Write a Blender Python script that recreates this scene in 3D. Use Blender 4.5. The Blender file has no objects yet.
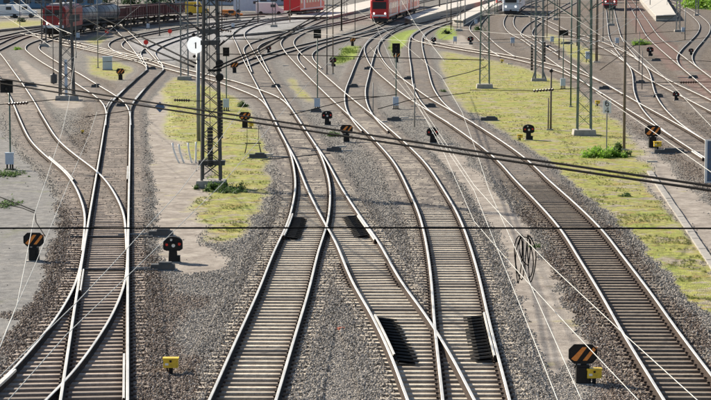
import bpy, math, random
import numpy as np
from mathutils import Vector, Matrix, kdtree

random.seed(7)
rng = np.random.default_rng(7)
R = math.radians
scene = bpy.context.scene
COL = scene.collection

# ------------------------------------------------------------------ camera
F_PX, HORIZON = 2340.0, -42.0
PITCH = math.atan((200 - HORIZON) / F_PX)
RAIL_TOP = 0.172
CAM_H = RAIL_TOP + 9.87
cam_data = bpy.data.cameras.new('camera')
cam_data.sensor_width = 36.0
cam_data.lens = F_PX / 711.0 * 36.0
cam_data.clip_start = 0.5
cam_data.clip_end = 8000
cam = bpy.data.objects.new('camera', cam_data)
COL.objects.link(cam)
cam.location = (0, 0, CAM_H)
cam.rotation_euler = (math.pi / 2 - PITCH, 0, 0)
scene.camera = cam

# ------------------------------------------------------------------ light
SUN_EL, SUN_AZ = 31.0, -48.0          # azimuth measured from +Y (view direction), negative = left
world = bpy.data.worlds.new('World')
scene.world = world
world.use_nodes = True
wn = world.node_tree
wn.nodes.clear()
sky = wn.nodes.new('ShaderNodeTexSky')
sky.sky_type = 'NISHITA'
sky.sun_disc = False
sky.sun_elevation = R(SUN_EL)
sky.sun_rotation = R(SUN_AZ)
sky.air_density = 1.0
sky.dust_density = 1.0
bg = wn.nodes.new('ShaderNodeBackground')
bg.inputs['Strength'].default_value = 0.072
wo = wn.nodes.new('ShaderNodeOutputWorld')
wn.links.new(sky.outputs[0], bg.inputs[0])
wn.links.new(bg.outputs[0], wo.inputs[0])
sd = bpy.data.lights.new('sun', 'SUN')
sd.energy = 5.0
sd.angle = R(0.5)
sd.color = (1.0, 0.90, 0.75)
sun = bpy.data.objects.new('sun', sd)
COL.objects.link(sun)
sdir = Vector((math.sin(R(SUN_AZ)) * math.cos(R(SUN_EL)), math.cos(R(SUN_AZ)) * math.cos(R(SUN_EL)), math.sin(R(SUN_EL))))
sun.rotation_euler = sdir.to_track_quat('Z', 'Y').to_euler()
sun.location = (-40, 60, 60)
scene.view_settings.view_transform = 'Standard'
scene.view_settings.look = 'None'
scene.view_settings.gamma = 1.0
scene.view_settings.exposure = 0.84
scene.cycles.max_bounces = 6


# ------------------------------------------------------------------ picture point -> place on a level plane
cp, sp = math.cos(PITCH), math.sin(PITCH)
def at(px, py, z=0.0):
    u = (px - 355.5) / F_PX
    v = (200.0 - py) / F_PX
    dx, dy, dz = u, cp + v * sp, -sp + v * cp
    t = (z - CAM_H) / dz
    return Vector((dx * t, dy * t, z))
def row_of(x, y, z=0.0):
    """picture coordinates of a world point (numpy friendly)"""
    rz = z - CAM_H
    depth = y * cp - rz * sp
    up = y * sp + rz * cp
    return 355.5 + F_PX * x / depth, 200.0 - F_PX * up / depth
def ppm(py):
    """picture pixels per metre for something standing at ground row py"""
    return (py - HORIZON) * cp / CAM_H

# ------------------------------------------------------------------ materials
def nodes_mat(name):
    m = bpy.data.materials.new(name)
    m.use_nodes = True
    nt = m.node_tree
    b = nt.nodes['Principled BSDF']
    return m, nt, b
def N(nt, kind, **kw):
    n = nt.nodes.new(kind)
    for k, v in kw.items():
        setattr(n, k, v)
    return n
def ramp(nt, fac, stops):
    r = nt.nodes.new('ShaderNodeValToRGB')
    e = r.color_ramp.elements
    while len(e) < len(stops):
        e.new(0.5)
    for i, (p, c) in enumerate(stops):
        e[i].position = p
        e[i].color = (c[0], c[1], c[2], 1) if hasattr(c, '__len__') else (c, c, c, 1)
    nt.links.new(fac, r.inputs[0])
    return r.outputs[0]
def noise(nt, scale, detail=4, rough=0.6, coord=None):
    t = N(nt, 'ShaderNodeTexNoise')
    t.inputs['Scale'].default_value = scale
    t.inputs['Detail'].default_value = detail
    t.inputs['Roughness'].default_value = rough
    if coord is not None:
        nt.links.new(coord, t.inputs['Vector'])
    return t.outputs[0]
def mix(nt, fac, a, b):
    m = N(nt, 'ShaderNodeMix', data_type='RGBA')
    for sock, v in ((m.inputs[0], fac), (m.inputs[6], a), (m.inputs[7], b)):
        if isinstance(v, (int, float)):
            sock.default_value = v
        elif isinstance(v, tuple):
            sock.default_value = (v[0], v[1], v[2], 1)
        else:
            nt.links.new(v, sock)
    return m.outputs[2]
def mmath(nt, op, a, b=None, clamp=False):
    m = N(nt, 'ShaderNodeMath', operation=op)
    m.use_clamp = clamp
    for i, v in enumerate((a, b)):
        if v is None: continue
        if isinstance(v, (int, float)): m.inputs[i].default_value = v
        else: nt.links.new(v, m.inputs[i])
    return m.outputs[0]
def geo_pos(nt):
    return N(nt, 'ShaderNodeNewGeometry').outputs['Position']

def simple(name, col, rough=0.6, metal=0.0, var=0.25, scale=3.0, dirt=None, spec=0.5):
    """painted / plain surface with mottling, grime and a little relief"""
    m, nt, b = nodes_mat(name)
    tc = N(nt, 'ShaderNodeTexCoord').outputs['Object']
    n = noise(nt, scale, 5, 0.65, tc)
    lo = tuple(c * (1 - var) for c in col)
    hi = tuple(min(1, c * (1 + var * 0.6)) for c in col)
    c = ramp(nt, n, [(0.3, lo), (0.7, hi)])
    if dirt:
        n2 = noise(nt, scale * 2.7, 4, 0.7, tc)
        f = ramp(nt, n2, [(0.5, 0.0), (0.72, 0.8)])
        c = mix(nt, f, c, dirt)
    nt.links.new(c, b.inputs['Base Color'])
    b.inputs['Roughness'].default_value = rough
    b.inputs['Metallic'].default_value = metal
    b.inputs['Specular IOR Level'].default_value = spec
    bp = N(nt, 'ShaderNodeBump')
    bp.inputs['Strength'].default_value = 0.15
    bp.inputs['Distance'].default_value = 0.01
    nt.links.new(n, bp.inputs['Height'])
    nt.links.new(bp.outputs[0], b.inputs['Normal'])
    return m
def emit(name, col, s):
    m, nt, b = nodes_mat(name)
    b.inputs['Base Color'].default_value = (*col, 1)
    b.inputs['Emission Color'].default_value = (*col, 1)
    b.inputs['Emission Strength'].default_value = s
    return m

M = {}
M['rail_head'] = simple('rail_head_steel', (0.74, 0.71, 0.66), 0.45, 0.5, 0.22, 0.8)
M['rail_rust'] = simple('rail_rust', (0.050, 0.035, 0.027), 0.9, 0.0, 0.35, 2.0, dirt=(0.095, 0.062, 0.045), spec=0.2)
def rail_head_far():
    pass
M['black'] = simple('black_paint', (0.009, 0.009, 0.010), 0.6, 0, 0.3, 4, dirt=(0.024, 0.020, 0.017), spec=0.3)
M['rubber'] = simple('black_rubber', (0.016, 0.016, 0.017), 0.6, 0, 0.4, 4, dirt=(0.045, 0.04, 0.034))
M['white'] = simple('white_paint', (0.82, 0.82, 0.80), 0.5, 0, 0.06, 4)
M['orange'] = simple('orange_reflector', (0.85, 0.27, 0.04), 0.5, 0, 0.15, 5, dirt=(0.40, 0.14, 0.04))
M['red'] = simple('red_lens', (0.75, 0.03, 0.02), 0.3, 0, 0.05, 5)
M['yellow'] = simple('yellow_paint', (0.78, 0.52, 0.03), 0.5, 0, 0.15, 5, dirt=(0.35, 0.25, 0.05))
M['steel_grey'] = simple('galvanised_steel', (0.20, 0.22, 0.23), 0.55, 0.3, 0.3, 3, dirt=(0.12, 0.10, 0.085))
M['steel_dark'] = simple('dark_mast_steel', (0.075, 0.08, 0.085), 0.6, 0.2, 0.3, 3, dirt=(0.10, 0.07, 0.05))
M['steel_green'] = simple('green_mast_paint', (0.075, 0.135, 0.11), 0.55, 0, 0.3, 2.5, dirt=(0.11, 0.10, 0.08))
M['brown_post'] = simple('weathered_post', (0.20, 0.16, 0.12), 0.8, 0, 0.35, 3, dirt=(0.10, 0.08, 0.06))
M['wire_bright'] = simple('bare_wire', (0.50, 0.50, 0.47), 0.5, 0.1, 0.15, 2)
M['wire_dark'] = simple('dark_cable', (0.010, 0.010, 0.011), 0.95, 0, 0.2, 2, spec=0.05)
M['insulator'] = simple('brown_insulator', (0.09, 0.05, 0.035), 0.25, 0, 0.2, 5)
M['concrete'] = simple('concrete', (0.36, 0.34, 0.31), 0.9, 0, 0.25, 2.5, dirt=(0.22, 0.20, 0.17))
M['platform_top'] = simple('platform_paving', (0.52, 0.49, 0.44), 0.9, 0, 0.15, 0.4)
M['cabinet'] = simple('pale_blue_cabinet', (0.50, 0.58, 0.68), 0.5, 0, 0.10, 3, dirt=(0.40, 0.44, 0.50))
M['train_red'] = simple('train_red', (0.62, 0.025, 0.03), 0.35, 0, 0.12, 0.6)
M['loco_red'] = simple('loco_red', (0.34, 0.028, 0.028), 0.5, 0, 0.25, 0.8, dirt=(0.16, 0.05, 0.04))
M['train_white'] = simple('train_white', (0.74, 0.78, 0.82), 0.3, 0, 0.06, 0.6)
M['train_glass'] = simple('train_glass', (0.02, 0.025, 0.035), 0.12, 0, 0.2, 2)
M['under'] = simple('running_gear', (0.035, 0.033, 0.032), 0.8, 0, 0.3, 2, dirt=(0.08, 0.06, 0.05))
M['roof_grey'] = simple('roof_grey', (0.30, 0.32, 0.35), 0.6, 0, 0.2, 0.6)
M['wagon_brown'] = simple('wagon_brown', (0.13, 0.05, 0.05), 0.7, 0, 0.35, 0.8, dirt=(0.19, 0.09, 0.07))
M['tank'] = simple('tank_grey', (0.17, 0.18, 0.20), 0.45, 0.1, 0.25, 0.6, dirt=(0.14, 0.13, 0.13))
M['blue_plate'] = simple('blue_plate', (0.10, 0.17, 0.30), 0.5, 0, 0.15, 3)
M['lamp'] = emit('lit_lamp', (1.0, 0.97, 0.85), 1.6)
M['glow_white'] = emit('glowing_sign_white', (0.9, 0.9, 0.88), 0.42)  # glow added to keep the round disc white on its shaded side
M['lamp_green'] = emit('lit_green_lamp', (0.2, 1.0, 0.4), 0.8)
M['brick_red'] = simple('red_brick', (0.42, 0.13, 0.08), 0.9, 0, 0.2, 6)
M['wall_blue'] = simple('blue_cladding', (0.14, 0.25, 0.36), 0.6, 0, 0.2, 0.15)
M['wall_pale'] = simple('pale_cladding', (0.48, 0.52, 0.56), 0.7, 0, 0.12, 0.2)
M['pane'] = simple('dark_pane', (0.03, 0.04, 0.055), 0.15, 0, 0.2, 1)

def sleeper_material(name, a, b_, stain_shade):
    m, nt, b = nodes_mat(name)
    oi = N(nt, 'ShaderNodeObjectInfo').outputs['Random']
    pos = geo_pos(nt)
    base = mix(nt, oi, a, b_)
    n = noise(nt, 5.0, 5, 0.75, pos)
    c = mix(nt, ramp(nt, n, [(0.42, 0.0), (0.66, 0.85)]), base, stain_shade)
    n2 = noise(nt, 34.0, 3, 0.7, pos)
    c = mix(nt, ramp(nt, n2, [(0.52, 0.0), (0.66, 0.55)]), c, (0.10, 0.085, 0.07))
    tc = N(nt, 'ShaderNodeTexCoord').outputs['Object']; sx = N(nt, 'ShaderNodeSeparateXYZ'); nt.links.new(tc, sx.inputs[0])
    off = mmath(nt, 'ABSOLUTE', mmath(nt, 'SUBTRACT', mmath(nt, 'ABSOLUTE', sx.outputs[0]), 0.75))
    off = mmath(nt, 'ADD', off, mmath(nt, 'MULTIPLY', mmath(nt, 'SUBTRACT', n, 0.5), 0.5))
    c = mix(nt, ramp(nt, off, [(0.08, 0.75), (0.34, 0.0)]), c, (0.13, 0.085, 0.06))
    c = mix(nt, mmath(nt, 'MULTIPLY', mmath(nt, 'POWER', N(nt, 'ShaderNodeObjectInfo').outputs['Random'], 6.0), 0.7), c, (0.12, 0.10, 0.085))
    nt.links.new(c, b.inputs['Base Color'])
    b.inputs['Roughness'].default_value = 0.9
    bp = N(nt, 'ShaderNodeBump'); bp.inputs['Strength'].default_value = 0.4; bp.inputs['Distance'].default_value = 0.01
    nt.links.new(n2, bp.inputs['Height']); nt.links.new(bp.outputs[0], b.inputs['Normal'])
    return m
M['slp_cream'] = sleeper_material('concrete_sleeper', (0.72, 0.64, 0.51), (0.52, 0.455, 0.365), (0.33, 0.27, 0.21))
M['slp_brown'] = sleeper_material('wooden_sleeper', (0.52, 0.43, 0.355), (0.33, 0.27, 0.22), (0.20, 0.155, 0.125))
M['slp_dark'] = sleeper_material('dark_sleeper', (0.34, 0.275, 0.205), (0.21, 0.17, 0.13), (0.12, 0.095, 0.075))

# ------------------------------------------------------------------ mesh builder
class MB:
    def __init__(s):
        s.v = []; s.f = []; s.m = []
    def add(s, vs, fs, mi=0):
        o = len(s.v)
        s.v.extend([tuple(v) for v in vs])
        for f in fs:
            s.f.append(tuple(i + o for i in f)); s.m.append(mi)
        return s
    def box(s, c, d, mi=0, rot=None, taper=1.0):
        x, y, z = d[0] / 2, d[1] / 2, d[2] / 2
        vs = [Vector((i * x * (taper if k > 0 else 1), j * y * (taper if k > 0 else 1), k * z)) for k in (-1, 1) for j in (-1, 1) for i in (-1, 1)]
        if rot is not None:
            vs = [rot @ v for v in vs]
        vs = [v + Vector(c) for v in vs]
        s.add(vs, [(0, 2, 3, 1), (4, 5, 7, 6), (0, 1, 5, 4), (1, 3, 7, 5), (3, 2, 6, 7), (2, 0, 4, 6)], mi)
        return s
    def bar(s, a, b, w, h=None, mi=0):
        a = Vector(a); b = Vector(b); h = h or w
        d = b - a; L = d.length
        if L < 1e-6: return s
        q = d.to_track_quat('Z', 'Y').to_matrix()
        return s.box((a + b) / 2, (w, h, L), mi, q)
    def tube(s, pts, r, mi=0, n=6, cap=True):
        pts = [Vector(p) for p in pts]
        rings = []
        for i, p in enumerate(pts):
            d = (pts[min(i + 1, len(pts) - 1)] - pts[max(i - 1, 0)]).normalized()
            q = d.to_track_quat('Z', 'Y').to_matrix()
            rr = r[i] if hasattr(r, '__len__') else r
            rings.append([p + q @ Vector((math.cos(2 * math.pi * k / n) * rr, math.sin(2 * math.pi * k / n) * rr, 0)) for k in range(n)])
        vs = [v for rg in rings for v in rg]
        fs = []
        for i in range(len(pts) - 1):
            for k in range(n):
                a = i * n + k; b = i * n + (k + 1) % n
                fs.append((a, b, b + n, a + n))
        if cap:
            fs.append(tuple(reversed(range(n)))); fs.append(tuple(range(len(vs) - n, len(vs))))
        return s.add(vs, fs, mi)
    def prism(s, poly, y0, y1, mi=0, mi_side=None):
        """outline in x,z pushed from y0 to y1"""
        n = len(poly)
        vs = [(p[0], y0, p[1]) for p in poly] + [(p[0], y1, p[1]) for p in poly]
        s.add(vs, [tuple(range(n)), tuple(reversed(range(n, 2 * n)))], mi)
        s.add(vs, [(i + n, (i + 1) % n + n, (i + 1) % n, i) for i in range(n)], mi if mi_side is None else mi_side)
        return s
    def sphere(s, c, r, mi=0, n=8, squash=(1, 1, 1)):
        c = Vector(c); vs = []; fs = []
        m_ = max(4, n // 2 + 1)
        for i in range(m_ + 1):
            t = math.pi * i / m_
            for k in range(n):
                a = 2 * math.pi * k / n
                vs.append(c + Vector((math.sin(t) * math.cos(a) * r * squash[0], math.sin(t) * math.sin(a) * r * squash[1], math.cos(t) * r * squash[2])))
        for i in range(m_):
            for k in range(n):
                fs.append((i * n + k, (i + 1) * n + k, (i + 1) * n + (k + 1) % n, i * n + (k + 1) % n))
        return s.add(vs, fs, mi)
    def mesh(s, name, mats):
        me = bpy.data.meshes.new(name)
        me.from_pydata(s.v, [], s.f)
        for m in (mats if isinstance(mats, (list, tuple)) else [mats]):
            me.materials.append(m)
        if len(me.materials) > 1:
            me.polygons.foreach_set('material_index', s.m)
        me.update()
        return me
    def obj(s, name, mats, parent=None, smooth=False):
        me = s.mesh(name, mats)
        if smooth:
            me.shade_smooth()
        return link(name, me, parent)
def link(name, me, parent=None):
    o = bpy.data.objects.new(name, me)
    COL.objects.link(o)
    if parent is not None:
        o.parent = parent
    return o
def thing(name, label, cat, loc=(0, 0, 0), rz=0.0, group=None):
    o = bpy.data.objects.new(name, None)
    o.empty_display_size = 0.3
    COL.objects.link(o)
    o.location = loc
    o.rotation_euler = (0, 0, rz)
    return tag(o, label, cat, group)
def tag(o, label, cat, group=None):
    o['label'] = label; o['category'] = cat
    if group: o['group'] = group
    return o
def copy_thing(t, loc, label, rz=None, group=None):
    r = t.copy(); COL.objects.link(r); r.location = loc
    r['label'] = label
    if rz is not None: r.rotation_euler = (0, 0, rz)
    if group: r['group'] = group
    for ch in list(t.children):
        c = ch.copy(); COL.objects.link(c); c.parent = r
        for g in list(ch.children):
            d = g.copy(); COL.objects.link(d); d.parent = c
    return r

# ------------------------------------------------------------------ tracks: traced rails
# name, reference rail side, [(x, y) picture points along it, far to near], sleeper kind, row where the sleepers come clear of dust, label
TR = [
 ('A', 'R', [(164, 69), (158, 74.5), (148, 85), (136, 97), (131, 107), (130.2, 120), (129.8, 150), (129.2, 180), (128.3, 230), (127.8, 290), (127.6, 400), (127.4, 440)], 'slp_brown', 212,
  'straight railway track with brown sleepers running down past the left dwarf signal'),
 ('H1', 'L', [(300, 17), (266, 20.5), (246, 25.5), (235, 31), (232.6, 35), (236, 43), (243.4, 59.5), (253, 78), (263.7, 98.7), (276, 123), (290, 151), (294.6, 171), (295.6, 185), (293.6, 200), (288, 221), (274, 251), (258.5, 290), (235, 342), (209, 400), (190, 440)], 'slp_cream', 186,
  'railway track with cream sleepers bending to the lower left between gravel beds'),
 ('I', 'R', [(352, 21), (330, 25), (312, 29.5), (299, 35.5), (293.5, 42), (298, 50), (308, 60), (347, 94), (383, 123), (406, 143), (426, 163), (444, 190), (457, 212), (467, 236), (478, 272), (490.3, 325), (509.8, 400), (520, 440)], 'slp_cream', 205,
  'railway track with cream sleepers curving down past the right hand black slatted mats'),
 ('K', 'L', [(440, 15.5), (420, 19.5), (400, 25), (384, 31), (371, 39), (364.5, 47), (366, 56), (373, 68), (390.6, 83.5), (408, 97.6), (449, 123), (494, 156.5), (515.6, 180), (538, 202.6), (561, 229), (578, 256), (599, 290), (624, 334), (664.6, 400), (690, 440)], 'slp_dark', 176,
  'railway track with dark sleepers sweeping down to the lower right beside the dirt strip'),
 ('H2', 'L', [(276, 123), (286, 142), (295, 158), (308, 190), (324, 221), (335, 240), (352, 280), (373, 317), (391, 355), (408, 400), (424, 440)], 'slp_cream', 186,
  'railway track with cream sleepers branching right from the middle turnout'),
 ('C', 'R', [(-30, 30), (-5, 48), (15, 73), (33, 99), (44, 118), (59.5, 141), (78, 156.5), (97.5, 171), (108, 182.5), (118, 199), (124, 214), (125.6, 228), (126.6, 250)], 'slp_brown', 200,
  'railway track coming from the left edge and merging below the insulated mast'),
 ('B', 'R', [(128.6, 222), (127.8, 250), (125.2, 280), (114, 310), (96, 340), (72, 372), (45, 400), (5, 440)], 'slp_brown', 212,
  'curved railway track leaving the straight one toward the lower left corner'),
 ('E', 'L', [(300, 12), (222, 15.5), (167, 20.5), (105, 27.5), (75, 32), (50, 37), (36, 40.5), (27, 44.5), (25.2, 48.5), (28, 52), (42, 62), (62, 73.6), (79, 85), (97, 97), (104.5, 105), (106.3, 114), (105.5, 125)], 'slp_brown', 300,
  'railway track under the freight train curving down past the dark lattice mast'),
 ('G', 'L', [(20, 33), (50, 39), (80, 46), (100, 51), (117, 54.5), (140, 60.5), (165, 68), (196, 76), (215, 80.5), (240, 89.5), (258, 97), (268, 107.5), (277, 124)], 'slp_brown', 300,
  'railway track slanting from the upper left to the middle turnout'),
 ('F', 'L', [(60, 44), (80, 48), (100, 52.5), (117, 56.5), (133, 60), (143, 63.5), (147, 67), (146, 70), (140, 75), (128, 85.5), (116.5, 97), (110, 104), (106.4, 113)], 'slp_brown', 300,
  'short railway track kinking through the ladder of points near the round sign'),
 ('J', 'L', [(520, 2), (480, 7), (441, 14), (410, 21.5), (388, 28), (373, 36), (364.5, 45), (358, 58), (351, 75), (345, 92), (346, 108), (354, 122), (362, 131)], 'slp_brown', 300,
  'railway track curving beside the red passenger train and bright green weeds'),
 ('Mt', 'R', [(520, 10), (470, 18), (441, 25.5), (425, 33), (422, 42), (423.5, 54), (427, 66), (433.7, 88.6), (444, 103), (456, 113), (475, 123)], 'slp_brown', 300,
  'railway track dropping from the station throat past the left edge of the yellow grass'),
 ('Nt', 'L', [(440, 22), (420, 30), (412, 38), (425, 43), (445, 47), (474, 51.7), (505, 57), (530.7, 63), (558, 71), (584, 82), (602, 93), (621, 105), (657, 126.5), (684, 144), (706, 158), (740, 180), (800, 221)], 'slp_brown', 300,
  'long railway track crossing behind the yellow grass to the right edge'),
 ('P', 'L', [(540, -2), (505, 5), (484, 13), (472.5, 22), (469.5, 29), (478, 38.7), (488, 48.5), (500, 56.3)], 'slp_brown', 300,
  'railway track dropping behind the first green lattice mast'),
 ('Q', 'L', [(560, -6), (527, 3), (510, 12), (504, 20), (504.5, 27), (511, 34), (521, 39), (531, 46), (541, 53), (558, 65), (574, 76), (588, 84.5), (602, 93.5)], 'slp_brown', 300,
  'railway track leading up to the white and blue train'),
 ('R1', 'L', [(570, 2), (545, 15), (531, 22), (522, 30), (521, 35), (530, 42), (543, 51)], 'slp_brown', 300,
  'short railway track bending right from the white and blue train'),
 ('S', 'L', [(520, 12), (545, 24), (558, 31), (580, 38), (597, 45), (609, 51), (622, 59.5), (635, 70), (654.6, 82), (684, 97), (711, 111), (760, 136)], 'slp_brown', 300,
  'railway track crossing behind the tallest green mast towards the right edge'),
 ('T', 'L', [(596, -10), (602, -2), (605.7, 8), (607.5, 25), (609.5, 38), (614, 46.5), (622, 57.5), (629, 65)], 'slp_brown', 300,
  'steep railway track under the dark train at the top right'),
 ('U', 'L', [(611, 50), (622, 59.3), (629, 66), (632, 72.5), (633, 80), (634, 91), (638.5, 103), (646, 113.6), (659, 126.5), (672, 136)], 'slp_brown', 300,
  'short curved railway track linking two slanted tracks at the right'),
 ('V', 'L', [(616, -12), (627, 2), (637.7, 20), (647.6, 37), (659, 48), (677, 63.6), (694, 78), (711, 92.5), (760, 132)], 'slp_brown', 300,
  'railway track with reddish bed descending beside the end of the platform'),
 ('W', 'L', [(650, -6), (668, 2), (682, 9), (693, 17), (699.5, 25), (698, 32), (691, 40), (681.5, 49.5), (677, 56.6), (679, 64.5), (690, 74.5)], 'slp_brown', 300,
  'railway track swinging in a bow at the far right edge'),
 ('Z1', 'L', [(260, 18), (225, 24), (198, 30), (179, 35.5), (156, 43), (144, 48.5), (140.5, 53), (143, 59), (147, 66)], 'slp_brown', 300,
  'pale railway track curving left of the round white sign'),
 ('Z2', 'L', [(240, 19.5), (200, 24), (165, 29), (142, 33), (120, 37.5), (110, 42), (108.5, 46), (114, 50.5), (128, 56)], 'slp_brown', 300,
  'railway track curving just in front of the brown wagons'),
 ('Z3', 'L', [(110, 24), (120, 34), (128, 43), (136, 53), (143.5, 63)], 'slp_brown', 300,
  'short straight railway track through the ladder of points'),
 ('AA', 'L', [(345, 12), (320, 18), (302, 25), (284, 32.5), (266, 37.5), (250, 43), (243.8, 48), (246.5, 57), (252, 72)], 'slp_brown', 300,
  'railway track arching right from the upper middle points'),
 ('CC', 'L', [(450, 14), (400, 24.5), (370, 31), (345, 37), (322, 42.5), (306, 48), (298, 53.5), (298.5, 60), (305, 68)], 'slp_brown', 300,
  'railway track branching right below the dark post signal'),
 ('DD', 'L', [(230, 66), (255, 57), (290, 47), (320, 40), (340, 35), (364, 28), (380, 21.5), (400, 14.5), (430, 6.5), (460, 0), (500, -6)], 'slp_brown', 300,
  'railway track carrying the red passenger train'),
 ('EE', 'L', [(215, 36), (255, 33), (300, 28), (330, 23.5), (355, 18), (385, 10), (420, 1), (450, -5)], 'slp_brown', 300,
  'railway track left of the red passenger train'),
 ('FF', 'L', [(430, -6), (385, 2), (345, 9), (300, 14.5), (255, 21), (215, 29), (180, 38)], 'slp_brown', 300,
  'railway track crossing behind the centre under the far red coach'),
 ('Y1', 'L', [(-60, 70), (-20, 52), (0, 43), (14, 37), (41, 30.5), (80, 26), (130, 21), (200, 14)], 'slp_brown', 300,
  'nearest of the railway tracks sweeping in from the top left edge'),
 ('Y2', 'L', [(-60, 47), (-20, 40), (0, 36), (20, 31.5), (45, 27.5), (90, 23), (150, 17)], 'slp_brown', 300,
  'middle one of the railway tracks sweeping in from the top left edge'),
 ('Y3', 'L', [(-60, 36), (0, 29.5), (45, 25), (100, 19), (160, 13)], 'slp_brown', 300,
  'farthest of the railway tracks sweeping in from the top left edge'),
]
def spline(pts, step=0.6):
    P = [Vector((p.x, p.y)) for p in pts]
    # dense Catmull-Rom (centripetal), then even resampling and smoothing
    P = [P[0] * 2 - P[1]] + P + [P[-1] * 2 - P[-2]]
    out = []
    for i in range(1, len(P) - 2):
        p0, p1, p2, p3 = P[i - 1:i + 3]
        t0 = 0; t1 = t0 + max((p1 - p0).length, 1e-3) ** 0.5; t2 = t1 + max((p2 - p1).length, 1e-3) ** 0.5; t3 = t2 + max((p3 - p2).length, 1e-3) ** 0.5
        n = max(4, int((p2 - p1).length / 0.8))
        for k in range(n):
            t = t1 + (t2 - t1) * k / n
            A1 = p0 * ((t1 - t) / (t1 - t0)) + p1 * ((t - t0) / (t1 - t0))
            A2 = p1 * ((t2 - t) / (t2 - t1)) + p2 * ((t - t1) / (t2 - t1))
            A3 = p2 * ((t3 - t) / (t3 - t2)) + p3 * ((t - t2) / (t3 - t2))
            B1 = A1 * ((t2 - t) / (t2 - t0)) + A2 * ((t - t0) / (t2 - t0))
            B2 = A2 * ((t3 - t) / (t3 - t1)) + A3 * ((t - t1) / (t3 - t1))
            out.append(B1 * ((t2 - t) / (t2 - t1)) + B2 * ((t - t1) / (t2 - t1)))
    out.append(P[-2])
    a = np.array([(p.x, p.y) for p in out])
    d = np.r_[0, np.cumsum(np.hypot(*np.diff(a, axis=0).T))]
    s = np.arange(0, d[-1], step)
    b = np.c_[np.interp(s, d, a[:, 0]), np.interp(s, d, a[:, 1])]
    # smoothing: wider far away where the tracing is coarse
    for it in range(3):
        w = 9
        if len(b) > 2 * w + 3:
            ker = np.hanning(2 * w + 1); ker /= ker.sum()
            pad = np.r_[2 * b[0] - b[w:0:-1], b, 2 * b[-1] - b[-2:-w - 2:-1]]
            sm = np.c_[np.convolve(pad[:, 0], ker, 'valid'), np.convolve(pad[:, 1], ker, 'valid')]
            wgt = np.clip((b[:, 1] - 60) / 80, 0.08, 1)[:, None]
            sm = b * (1 - wgt) + sm * wgt
            sm[0] = b[0]; sm[-1] = b[-1]
            b = sm
    return b
def normals(b):
    t = np.gradient(b, axis=0)
    t /= np.maximum(np.hypot(t[:, 0], t[:, 1]), 1e-6)[:, None]
    return t, np.c_[t[:, 1], -t[:, 0]]
tracks = []
for (key, side, pts, smat, clear, label) in TR:
    if pts[0][1] > pts[-1][1]: pts = pts[::-1]
    ref = spline([at(x, y, RAIL_TOP) for x, y in pts])
    t, nrm = normals(ref)                 # running far->near: the (t.y, -t.x) normal points to picture left
    if np.mean(nrm[:, 0] * -np.sign(t[:, 1])) < 0: pass
    # picture-left unit normal: travelling towards the camera (-Y), right hand is -X (picture left)
    off = 0.75 if side == 'L' else -0.75
    c = ref - nrm * off                   # nrm points left; from the left rail the centre lies to the right
    t, nrm = normals(c)
    tracks.append(dict(key=key, c=c, t=t, n=nrm, mat=smat, clear=clear, label=label, tree=None))
for k, tr in enumerate(tracks):
    kd = kdtree.KDTree(len(tr['c']))
    for i, p in enumerate(tr['c']): kd.insert((p[0], p[1], 0), i)
    kd.balance(); tr['kd'] = kd
T = {tr['key']: tr for tr in tracks}

# ------------------------------------------------------------------ ground: one sheet, uneven, with bed, dust, grass and asphalt masks
def vnoise(x, y, seed=0):
    xi = np.floor(x).astype(np.int64); yi = np.floor(y).astype(np.int64)
    fx = x - xi; fy = y - yi
    fx = fx * fx * (3 - 2 * fx); fy = fy * fy * (3 - 2 * fy)
    def h(a, b):
        n = (a * 374761393 + b * 668265263 + seed * 1442695) & 0x7fffffff
        n = ((n ^ (n >> 13)) * 1274126177) & 0x7fffffff
        return ((n ^ (n >> 16)) & 0xffff) / 65535.0
    return (h(xi, yi) * (1 - fx) + h(xi + 1, yi) * fx) * (1 - fy) + (h(xi, yi + 1) * (1 - fx) + h(xi + 1, yi + 1) * fx) * fy
def fbm(x, y, seed=0, o=4):
    r = 0; a = 0.5; 
    for i in range(o):
        r = r + a * vnoise(x * 2 ** i, y * 2 ** i, seed + i * 17); a *= 0.5
    return r / (1 - 0.5 ** o)
def inpoly(px, py, poly):
    c = np.zeros(px.shape, bool); n = len(poly)
    for i in range(n):
        x0, y0 = poly[i]; x1, y1 = poly[(i + 1) % n]
        cond = ((y0 > py) != (y1 > py))
        with np.errstate(divide='ignore', invalid='ignore'):
            xi = (x1 - x0) * (py - y0) / ((y1 - y0) if y1 != y0 else 1e-9) + x0
        c ^= cond & (px < xi)
    return c
GRASS = [[(160, 76), (262, 80), (262, 92), (270, 112), (276, 150), (271, 185), (262, 215), (244, 244), (205, 240), (192, 222), (196, 195), (205, 178), (198, 165), (178, 152), (166, 138), (160, 110)],
         [(440, 46), (470, 54), (530, 67), (575, 86), (602, 104), (622, 128), (640, 152), (652, 178), (711, 265), (780, 330), (780, 400), (720, 330), (690, 303), (640, 258), (600, 218), (560, 182), (520, 147), (480, 119), (450, 98), (441, 72)],
         [(545, 24), (560, 36), (588, 46), (600, 56), (590, 66), (560, 55), (545, 44)],
         [(85, 52), (130, 60), (142, 66), (118, 82), (88, 76)], [(-60, 22), (62, 19), (60, 26), (-60, 33)],
         [(284, 78), (296, 77), (318, 97), (312, 104), (292, 97)], [(84, 38), (104, 34), (112, 38), (98, 48), (84, 44)],
         [(222, 38), (238, 40), (240, 52), (228, 52)]]
LUSH = [[(345, 46), (361, 44), (356, 57), (343, 64), (334, 66), (338, 56)], [(389, 37), (408, 30), (424, 27), (408, 41), (397, 56), (390, 57), (391, 46)],
        [(436, 25), (450, 24), (458, 36), (446, 41), (438, 38)]]
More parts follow.
